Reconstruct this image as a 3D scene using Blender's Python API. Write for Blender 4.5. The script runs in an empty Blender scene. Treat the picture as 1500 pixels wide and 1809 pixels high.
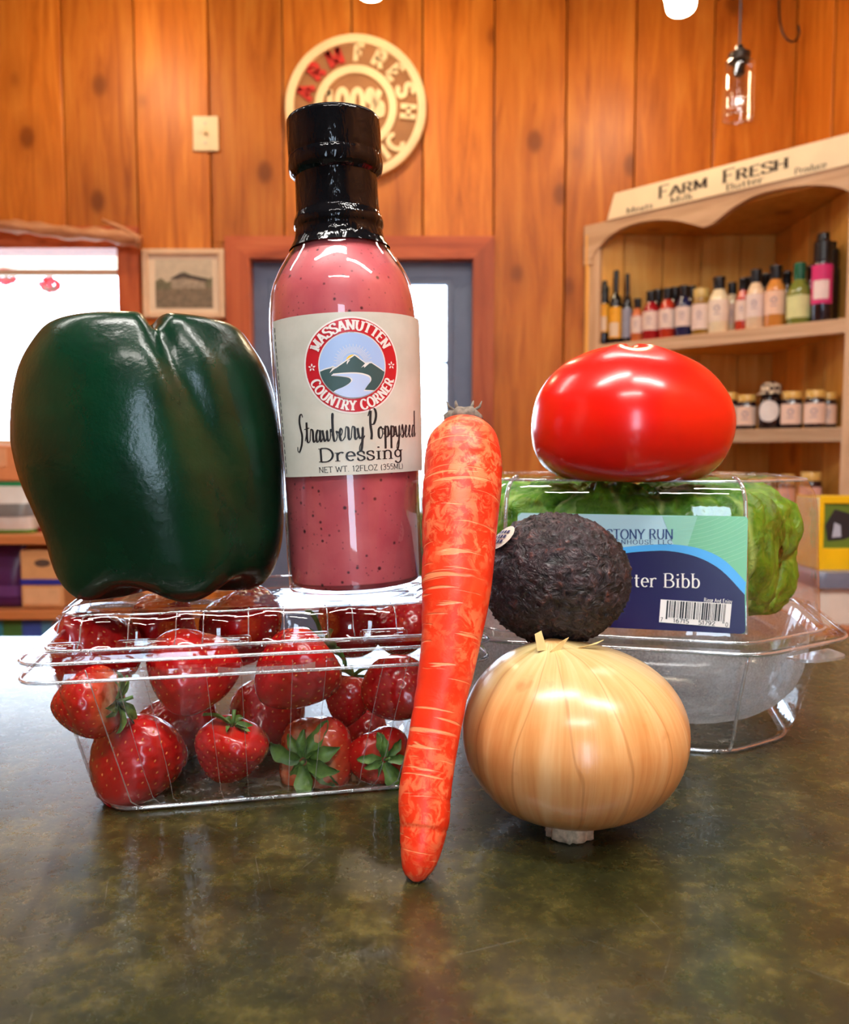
import bpy, bmesh, math, random
from mathutils import Vector, Matrix, Euler, noise
from mathutils.geometry import tessellate_polygon
random.seed(7)
PI = math.pi
sc = bpy.context.scene
COL = sc.collection

# ------------------------------------------------------------------ camera, world, big lights, exposure
FPX, CAMH, PITCH = 1450.0, 0.145, math.atan(104.5 / 1450.0)
cam_d = bpy.data.cameras.new('camera'); cam = bpy.data.objects.new('camera', cam_d); COL.objects.link(cam)
cam.location = (0, 0, CAMH); cam.rotation_euler = (PI / 2 - PITCH, 0, 0)
cam_d.sensor_fit = 'HORIZONTAL'; cam_d.sensor_width = 36.0; cam_d.lens = 36.0 * FPX / 1500.0
cam_d.clip_start = 0.02; cam_d.clip_end = 60
cam_d.dof.use_dof = True; cam_d.dof.focus_distance = 0.345; cam_d.dof.aperture_fstop = 17.0
sc.camera = cam
sc.view_settings.view_transform = 'Standard'; sc.view_settings.look = 'None'
sc.view_settings.gamma = 1.0; sc.view_settings.use_curve_mapping = False
sc.view_settings.exposure = 0.0
sc.cycles.use_denoising = True
sc.cycles.max_bounces = 6; sc.cycles.diffuse_bounces = 3; sc.cycles.glossy_bounces = 4; sc.cycles.transparent_max_bounces = 32
sc.cycles.use_adaptive_sampling = True; sc.cycles.adaptive_threshold = 0.1; sc.cycles.adaptive_min_samples = 12
sc.cycles.caustics_reflective = False; sc.cycles.caustics_refractive = False
sc.cycles.sample_clamp_indirect = 6.0

world = bpy.data.worlds.new('overcast_sky'); sc.world = world; world.use_nodes = True
bg = world.node_tree.nodes['Background']
bg.inputs['Color'].default_value = (0.66, 0.83, 1.0, 1); bg.inputs['Strength'].default_value = 14.0

# room limits (metres; the counter top is z = 0)
CZ = -0.010      # top of the counter
WALL_Y, RIGHT_X, LEFT_X, FRONT_Y, FLOOR_Z, CEIL_Z = 3.30, 1.445, -2.6, -2.4, -1.11, 1.95

def portal(name, loc, rot, sx, sy):
    l = bpy.data.lights.new(name, 'AREA'); l.shape = 'RECTANGLE'; l.size = sx; l.size_y = sy
    l.cycles.is_portal = True
    o = bpy.data.objects.new(name, l); COL.objects.link(o); o.location = loc; o.rotation_euler = rot
# daylight portals in the openings of the front wall (behind the camera) and of the back wall
portal('daylight_portal', (0.05, FRONT_Y - 0.02, 0.45), (PI / 2, 0, 0), 0.56, 1.5)
portal('daylight_portal', (-1.62, WALL_Y + 0.12, 0.53), (-PI / 2, 0, 0), 0.82, 0.78)
portal('daylight_portal', (-0.25, WALL_Y + 0.12, 0.36), (-PI / 2, 0, 0), 0.70, 0.92)

# linear ceiling lamps over the shop floor; last two unseen, added to light the walls
CEIL_LAMPS = [(-0.45, 0.05), (0.75, -0.25), (-0.1, -1.3), (-1.6, 1.2), (0.5, 1.5)]
for (lx, ly), watts in zip(CEIL_LAMPS, (34, 34, 34, 12, 12)):
    l = bpy.data.lights.new('ceiling_tube', 'AREA'); l.shape = 'RECTANGLE'; l.size = 1.15; l.size_y = 0.12
    l.energy = watts; l.color = (1.0, 0.96, 0.90)
    o = bpy.data.objects.new('ceiling_tube', l); COL.objects.link(o); o.location = (lx, ly, CEIL_Z - 0.105)

# ------------------------------------------------------------------ geometry helpers
def ray(px, py):
    x = (px - 750.0) / FPX; v = -(py - 904.5) / FPX
    c, s = math.cos(PITCH), math.sin(PITCH)
    return Vector((x, c + v * s, -s + v * c))
def at(px, py, Y):
    d = ray(px, py); return Vector((0, 0, CAMH)) + d * (Y / d.y)
def on_plane(px, py, P0, n):
    d = ray(px, py); o = Vector((0, 0, CAMH))
    return o + d * ((Vector(P0) - o).dot(n) / d.dot(n))

def new_mesh(name, verts, faces, uvs=None, smooth=True):
    me = bpy.data.meshes.new(name); me.from_pydata([tuple(v) for v in verts], [], faces)
    if uvs is not None:
        ul = me.uv_layers.new(name='UVMap')
        for l in me.loops: ul.data[l.index].uv = uvs[l.vertex_index]
    if smooth:
        me.polygons.foreach_set('use_smooth', [True] * len(me.polygons))
    me.update(); return me
def link(name, me, m, parent=None, loc=None, rot=None):
    o = bpy.data.objects.new(name, me); COL.objects.link(o)
    if m is not None and len(me.materials) == 0: me.materials.append(m)
    if parent is not None: o.parent = parent
    if loc is not None: o.location = loc
    if rot is not None: o.rotation_euler = rot
    return o
def tag(o, label=None, cat=None, group=None, kind=None):
    if label: o['label'] = label
    if cat: o['category'] = cat
    if group: o['group'] = group
    if kind: o['kind'] = kind
    return o
def thing(name, label, cat, loc=(0, 0, 0), rot=(0, 0, 0), group=None):
    o = bpy.data.objects.new(name, None); COL.objects.link(o); o.empty_display_size = 0.02
    o.location = loc; o.rotation_euler = rot
    return tag(o, label, cat, group)
def struct(name, label=None):
    o = bpy.data.objects.new(name, None); COL.objects.link(o); o['kind'] = 'structure'
    if label: o['label'] = label
    return o

class MB:
    """collects shapes into one mesh"""
    def __init__(s): s.v = []; s.f = []; s.uv = []
    def add(s, verts, faces, uvs=None):
        b = len(s.v); s.v += [tuple(p) for p in verts]
        s.f += [tuple(i + b for i in f) for f in faces]
        s.uv += (uvs if uvs is not None else [(0, 0)] * len(verts)); return s
    def box(s, x0, x1, y0, y1, z0, z1):
        v = [(x0, y0, z0), (x1, y0, z0), (x1, y1, z0), (x0, y1, z0), (x0, y0, z1), (x1, y0, z1), (x1, y1, z1), (x0, y1, z1)]
        return s.add(v, [(0, 3, 2, 1), (4, 5, 6, 7), (0, 1, 5, 4), (1, 2, 6, 5), (2, 3, 7, 6), (3, 0, 4, 7)])
    def bbox(s, x0, x1, y0, y1, z0, z1, b=0.003):
        """box with chamfered edges"""
        bm = bmesh.new(); bmesh.ops.create_cube(bm, size=1.0)
        for v in bm.verts:
            v.co = Vector(((x0 + x1) / 2 + v.co.x * (x1 - x0), (y0 + y1) / 2 + v.co.y * (y1 - y0), (z0 + z1) / 2 + v.co.z * (z1 - z0)))
        b = min(b, 0.45 * min(abs(x1 - x0), abs(y1 - y0), abs(z1 - z0)))
        bmesh.ops.bevel(bm, geom=list(bm.edges), offset=b, segments=2, profile=0.5, affect='EDGES')
        s.bm(bm); return s
    def bm(s, bm):
        bm.verts.index_update(); s.add([v.co.copy() for v in bm.verts], [tuple(v.index for v in f.verts) for f in bm.faces]); bm.free(); return s
    def lathe(s, prof, n=32, cx=0, cy=0, cap0=True, cap1=True, a0=0.0, a1=2 * PI, wob=None):
        full = abs(a1 - a0 - 2 * PI) < 1e-6
        cols = n if full else n + 1
        vs, uv = [], []
        for i, (r, z) in enumerate(prof):
            for j in range(cols):
                a = a0 + (a1 - a0) * j / n
                rr = r * (wob(a, z) if wob else 1)
                vs.append((cx + rr * math.cos(a), cy + rr * math.sin(a), z)); uv.append((j / n, i / max(1, len(prof) - 1)))
        fs = []
        for i in range(len(prof) - 1):
            for j in range(n):
                k = (j + 1) % cols if full else j + 1
                fs.append((i * cols + j, i * cols + k, (i + 1) * cols + k, (i + 1) * cols + j))
        if full and cap0 and prof[0][0] > 1e-6: fs.append(tuple(range(cols))[::-1])
        if full and cap1 and prof[-1][0] > 1e-6: fs.append(tuple((len(prof) - 1) * cols + j for j in range(cols)))
        return s.add(vs, fs, uv)
    def tube(s, pts, rad, n=10, closed=False, fn=None):
        pts = [Vector(p) for p in pts]; N = len(pts)
        rads = rad if isinstance(rad, (list, tuple)) else [rad] * N
        vs, uv, fs = [], [], []
        up = Vector((0, 0, 1)); side = None
        for i in range(N):
            a = pts[i - 1] if (closed or i > 0) else pts[0]; b = pts[(i + 1) % N] if (closed or i < N - 1) else pts[-1]
            t = (b - a).normalized()
            if side is None:
                side = t.cross(up); side = side if side.length > 0.1 else t.cross(Vector((1, 0, 0)))
            side = (side - t * side.dot(t)).normalized(); w = side.cross(t)
            for j in range(n):
                an = 2 * PI * j / n
                r = rads[i] * (fn(i / max(1, N - 1), an) if fn else 1)
                vs.append(pts[i] + side * (r * math.cos(an)) + w * (r * math.sin(an))); uv.append((j / n, i / max(1, N - 1)))
        for i in range(N if closed else N - 1):
            for j in range(n):
                k = (j + 1) % n; i2 = (i + 1) % N
                fs.append((i * n + j, i * n + k, i2 * n + k, i2 * n + j))
        if not closed: fs += [tuple(range(n))[::-1], tuple((N - 1) * n + j for j in range(n))]
        return s.add(vs, fs, uv)
    def loft(s, rings, cap0=False, cap1=False, skip=None, closed=True):
        n = len(rings[0]); b = []
        vs = [p for r in rings for p in r]; fs = []
        for i in range(len(rings) - 1):
            for j in range(n if closed else n - 1):
                if skip and skip(i, j): continue
                k = (j + 1) % n
                fs.append((i * n + j, i * n + k, (i + 1) * n + k, (i + 1) * n + j))
        if cap0: fs.append(tuple(range(n))[::-1])
        if cap1: fs.append(tuple((len(rings) - 1) * n + j for j in range(n)))
        return s.add(vs, fs, [(0, 0)] * len(vs))
    def prism(s, poly, y0, y1, axis='y'):
        """polygon in (x, z) extruded along y"""
        poly = list(poly); n = len(poly)
        vs = [(x, y0, z) for x, z in poly] + [(x, y1, z) for x, z in poly]
        tris = tessellate_polygon([[Vector((x, z, 0)) for x, z in poly]])
        fs = [tuple(t) for t in tris] + [tuple(i + n for i in t[::-1]) for t in tris]
        fs += [(i, (i + 1) % n, (i + 1) % n + n, i + n) for i in range(n)]
        return s.add(vs, fs)
    def mesh(s, name, smooth=True):
        return new_mesh(name, s.v, s.f, s.uv, smooth)
    def build(s, name, m, parent=None, loc=None, rot=None, smooth=False, auto=None):
        me = s.mesh(name, smooth)
        bm = bmesh.new(); bm.from_mesh(me); bmesh.ops.recalc_face_normals(bm, faces=bm.faces); bm.to_mesh(me); bm.free()
        if auto is not None and smooth: me.set_sharp_from_angle(angle=math.radians(auto))
        return link(name, me, m, parent, loc, rot)

def catmull(pts, per=8, closed=False):
    P = [Vector(p) for p in pts]; n = len(P); out = []
    rng = range(n) if closed else range(n - 1)
    for i in rng:
        p0 = P[(i - 1) % n] if closed else P[max(i - 1, 0)]
        p1 = P[i]; p2 = P[(i + 1) % n]
        p3 = P[(i + 2) % n] if closed else P[min(i + 2, n - 1)]
        for k in range(per):
            t = k / per
            out.append(0.5 * ((2 * p1) + (p2 - p0) * t + (2 * p0 - 5 * p1 + 4 * p2 - p3) * t * t + (3 * p1 - p0 - 3 * p2 + p3) * t ** 3))
    if not closed: out.append(P[-1].copy())
    return out
def round_poly(cs, r, n=6, m=1):
    """rounded polygon ring: n points per corner, m intermediate points per side"""
    out = []; N = len(cs)
    for i in range(N):
        p, a, b = Vector(cs[i]), Vector(cs[i - 1]), Vector(cs[(i + 1) % N])
        q0 = p + (a - p).normalized() * min(r, (a - p).length * 0.49); q1 = p + (b - p).normalized() * min(r, (b - p).length * 0.49)
        for k in range(n):
            t = k / (n - 1); out.append(q0 * (1 - t) ** 2 + p * (2 * t * (1 - t)) + q1 * t * t)
        q2 = b + (p - b).normalized() * min(r, (p - b).length * 0.49)
        for k in range(1, m): out.append(q1.lerp(q2, k / m))
    return out
def copy_thing(o, loc, rot=None):
    c = o.copy(); COL.objects.link(c); c.location = loc
    if rot is not None: c.rotation_euler = rot
    def rec(src, dst):
        for ch in list(src.children):
            d = ch.copy(); COL.objects.link(d); d.parent = dst; rec(ch, d)
    rec(o, c); return c

# ------------------------------------------------------------------ materials
def nt(name):
    m = bpy.data.materials.new(name); m.use_nodes = True
    return m, m.node_tree.nodes, m.node_tree.links, m.node_tree.nodes['Principled BSDF']
def sset(b, **k):
    for key, v in k.items():
        key = {'rough': 'Roughness', 'metal': 'Metallic', 'spec': 'Specular IOR Level', 'coat': 'Coat Weight', 'coatr': 'Coat Roughness',
               'sss': 'Subsurface Weight', 'ior': 'IOR', 'trans': 'Transmission Weight', 'alpha': 'Alpha'}[key]
        b.inputs[key].default_value = v
def col4(c): return (c[0], c[1], c[2], 1)
def srgb(r, g, b):
    f = lambda c: (c / 255 / 12.92) if c / 255 <= 0.04045 else ((c / 255 + 0.055) / 1.055) ** 2.4
    return (f(r), f(g), f(b))
def plain(name, c, rough=0.5, var=0.12, scale=20, **k):
    """a colour with a little procedural unevenness"""
    m, N, L, b = nt(name)
    tc = N.new('ShaderNodeTexCoord'); nz = N.new('ShaderNodeTexNoise'); nz.inputs['Scale'].default_value = scale; nz.inputs['Detail'].default_value = 3
    L.new(tc.outputs['Object'], nz.inputs['Vector'])
    rp = N.new('ShaderNodeValToRGB'); L.new(nz.outputs['Fac'], rp.inputs['Fac'])
    rp.color_ramp.elements[0].position = 0.3; rp.color_ramp.elements[1].position = 0.7
    rp.color_ramp.elements[0].color = col4([x * (1 - var) for x in c]); rp.color_ramp.elements[1].color = col4([min(1, x * (1 + var)) for x in c])
    L.new(rp.outputs['Color'], b.inputs['Base Color']); sset(b, rough=rough, **k)
    return m
def ramp(N, L, src, stops):
    r = N.new('ShaderNodeValToRGB'); els = r.color_ramp.elements
    while len(els) < len(stops): els.new(0.5)
    for e, (p, c) in zip(els, stops): e.position = p; e.color = col4(c)
    if src is not None: L.new(src, r.inputs['Fac'])
    return r.outputs['Color']
def noise_n(N, L, vec, scale, detail=4, rough=0.55, dist=0.0):
    n = N.new('ShaderNodeTexNoise'); n.inputs['Scale'].default_value = scale; n.inputs['Detail'].default_value = detail
    n.inputs['Roughness'].default_value = rough; n.inputs['Distortion'].default_value = dist
    if vec is not None: L.new(vec, n.inputs['Vector'])
    return n.outputs['Fac']
def mapping(N, L, vec, scale=(1, 1, 1), rot=(0, 0, 0), loc=(0, 0, 0)):
    mp = N.new('ShaderNodeMapping'); mp.inputs['Scale'].default_value = scale; mp.inputs['Rotation'].default_value = rot; mp.inputs['Location'].default_value = loc
    L.new(vec, mp.inputs['Vector']); return mp.outputs['Vector']
def mixc(N, L, fac, a, b, mode='MIX'):
    x = N.new('ShaderNodeMix'); x.data_type = 'RGBA'; x.blend_type = mode
    for i, v in ((0, fac), (6, a), (7, b)):
        if hasattr(v, 'is_output'): L.new(v, x.inputs[i])
        elif i == 0: x.inputs[0].default_value = v
        else: x.inputs[i].default_value = col4(v)
    return x.outputs[2]
def math_n(N, L, op, a, b=None, clamp=False):
    x = N.new('ShaderNodeMath'); x.operation = op; x.use_clamp = clamp
    for i, v in enumerate((a, b)):
        if v is None: continue
        if hasattr(v, 'is_output'): L.new(v, x.inputs[i])
        else: x.inputs[i].default_value = v
    return x.outputs[0]
def bump(N, L, b, h, strength=0.3, dist=0.002):
    x = N.new('ShaderNodeBump'); x.inputs['Strength'].default_value = strength; x.inputs['Distance'].default_value = dist
    L.new(h, x.inputs['Height']); L.new(x.outputs['Normal'], b.inputs['Normal'])

def wood(name, dark, mid, light, knots=True, rough=0.45, scale=1.0, axis='z'):
    m, N, L, b = nt(name)
    tc = N.new('ShaderNodeTexCoord'); oi = N.new('ShaderNodeObjectInfo')
    off = N.new('ShaderNodeVectorMath'); off.operation = 'MULTIPLY_ADD'
    cmb = N.new('ShaderNodeCombineXYZ')
    for i in range(3): L.new(oi.outputs['Random'], cmb.inputs[i])
    L.new(cmb.outputs[0], off.inputs[0]); off.inputs[1].default_value = (7.3, 3.1, 17.7); L.new(tc.outputs['Object'], off.inputs[2])
    st = {'z': (9, 9, 0.8), 'x': (0.8, 9, 9), 'y': (9, 0.8, 9)}[axis]
    v = mapping(N, L, off.outputs[0], tuple(q * scale for q in st))
    grain = noise_n(N, L, v, 2.2, 6, 0.6, 0.9)
    fine = noise_n(N, L, mapping(N, L, off.outputs[0], tuple(q * scale * 5 for q in st)), 2.5, 3, 0.5)
    c = ramp(N, L, grain, [(0.28, dark), (0.5, mid), (0.72, light)])
    c = mixc(N, L, math_n(N, L, 'MULTIPLY', fine, 0.35), c, dark)
    if knots:
        kv = mapping(N, L, off.outputs[0], {'z': (3.4, 3.4, 2.3), 'x': (2.3, 3.4, 3.4), 'y': (3.4, 2.3, 3.4)}[axis])
        vo = N.new('ShaderNodeTexVoronoi'); vo.inputs['Scale'].default_value = 1.25 * scale; L.new(kv, vo.inputs['Vector'])
        kd = N.new('ShaderNodeMapRange'); kd.inputs['From Min'].default_value = 0.06; kd.inputs['From Max'].default_value = 0.17
        kd.inputs['To Min'].default_value = 0.9; kd.inputs['To Max'].default_value = 0.0; kd.interpolation_type = 'SMOOTHSTEP'
        L.new(vo.outputs['Distance'], kd.inputs['Value'])
        c = mixc(N, L, kd.outputs[0], c, [x * 0.22 for x in dark])
        kd2 = N.new('ShaderNodeMapRange'); kd2.inputs['From Min'].default_value = 0.08; kd2.inputs['From Max'].default_value = 0.38
        kd2.inputs['To Min'].default_value = 0.55; kd2.inputs['To Max'].default_value = 0.0
        L.new(vo.outputs['Distance'], kd2.inputs['Value'])
        c = mixc(N, L, kd2.outputs[0], c, dark)
    hv = N.new('ShaderNodeHueSaturation'); L.new(c, hv.inputs['Color'])
    L.new(math_n(N, L, 'MULTIPLY_ADD', oi.outputs['Random'], 0.35), hv.inputs['Value'])
    hv.inputs['Value'].links[0].from_node.inputs[2].default_value = 0.82
    L.new(hv.outputs[0], b.inputs['Base Color']); sset(b, rough=rough, spec=0.35)
    bump(N, L, b, grain, 0.15, 0.004)
    return m
def film(name, tint=(0.97, 0.98, 1.0), base=0.045, power=3.0, gain=0.85, rough=0.03, haze=0.0, hazecol=(0.85, 0.88, 0.92), bumps=0.0, bscale=60):
    """thin clear plastic or glass: lets light straight through, reflects more at grazing angles"""
    m = bpy.data.materials.new(name); m.use_nodes = True; N, L = m.node_tree.nodes, m.node_tree.links
    N.clear(); out = N.new('ShaderNodeOutputMaterial')
    tr = N.new('ShaderNodeBsdfTransparent'); tr.inputs[0].default_value = col4(tint)
    gl = N.new('ShaderNodeBsdfGlossy'); gl.inputs['Roughness'].default_value = rough; gl.inputs['Color'].default_value = (1, 1, 1, 1)
    lw = N.new('ShaderNodeLayerWeight'); lw.inputs['Blend'].default_value = 0.5
    p = math_n(N, L, 'POWER', lw.outputs['Facing'], power)
    f = math_n(N, L, 'MULTIPLY_ADD', p, gain); f.node.inputs[2].default_value = base
    mx = N.new('ShaderNodeMixShader'); L.new(f, mx.inputs[0]); L.new(tr.outputs[0], mx.inputs[1]); L.new(gl.outputs[0], mx.inputs[2])
    last = mx.outputs[0]
    tc = N.new('ShaderNodeTexCoord')
    if bumps:
        bp = N.new('ShaderNodeBump'); bp.inputs['Strength'].default_value = bumps; bp.inputs['Distance'].default_value = 0.001
        L.new(noise_n(N, L, tc.outputs['Object'], bscale, 2), bp.inputs['Height']); L.new(bp.outputs[0], gl.inputs['Normal'])
    if haze:
        df = N.new('ShaderNodeBsdfDiffuse'); df.inputs[0].default_value = col4(hazecol)
        tl = N.new('ShaderNodeBsdfTranslucent'); tl.inputs[0].default_value = col4(hazecol)
        ad = N.new('ShaderNodeMixShader'); ad.inputs[0].default_value = 0.5; L.new(df.outputs[0], ad.inputs[1]); L.new(tl.outputs[0], ad.inputs[2])
        m2 = N.new('ShaderNodeMixShader')
        hz = noise_n(N, L, tc.outputs['Object'], 28, 2)
        fine = noise_n(N, L, tc.outputs['Object'], 900, 1)
        mr = N.new('ShaderNodeMapRange'); mr.inputs['From Min'].default_value = 0.35; mr.inputs['From Max'].default_value = 0.65
        mr.inputs['To Min'].default_value = haze * 0.45; mr.inputs['To Max'].default_value = haze; L.new(hz, mr.inputs['Value'])
        L.new(math_n(N, L, 'MULTIPLY', mr.outputs[0], math_n(N, L, 'MULTIPLY_ADD', fine, 1.2)), m2.inputs[0])
        m2.inputs[0].links[0].from_node.inputs[1].links[0].from_node.inputs[2].default_value = 0.4
        L.new(last, m2.inputs[1]); L.new(ad.outputs[0], m2.inputs[2]); last = m2.outputs[0]
    L.new(last, out.inputs[0]); return m
def glow(name, c, s):
    m, N, L, b = nt(name); b.inputs['Base Color'].default_value = col4(c); b.inputs['Emission Color'].default_value = col4(c); b.inputs['Emission Strength'].default_value = s
    return m

# ------------------------------------------------------------------ lettering engine: glyphs drawn as pen strokes
def arc(cx, cy, rx, ry, a0, a1, n=14):
    return [(cx + rx * math.cos(math.radians(a0 + (a1 - a0) * i / n)), cy + ry * math.sin(math.radians(a0 + (a1 - a0) * i / n))) for i in range(n + 1)]
def spl(pts, per=5): return [(p.x, p.y) for p in catmull([(x, y, 0) for x, y in pts], per)]
S_UP = spl([(.60, .80), (.52, .96), (.32, 1.0), (.10, .92), (.06, .72), (.20, .58), (.44, .47), (.60, .33), (.58, .10), (.36, 0), (.12, .04), (.04, .22)])
S_LO = spl([(.38, .52), (.32, .64), (.20, .66), (.07, .60), (.06, .46), (.20, .36), (.36, .26), (.38, .10), (.24, 0), (.10, .02), (.04, .15)])
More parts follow.
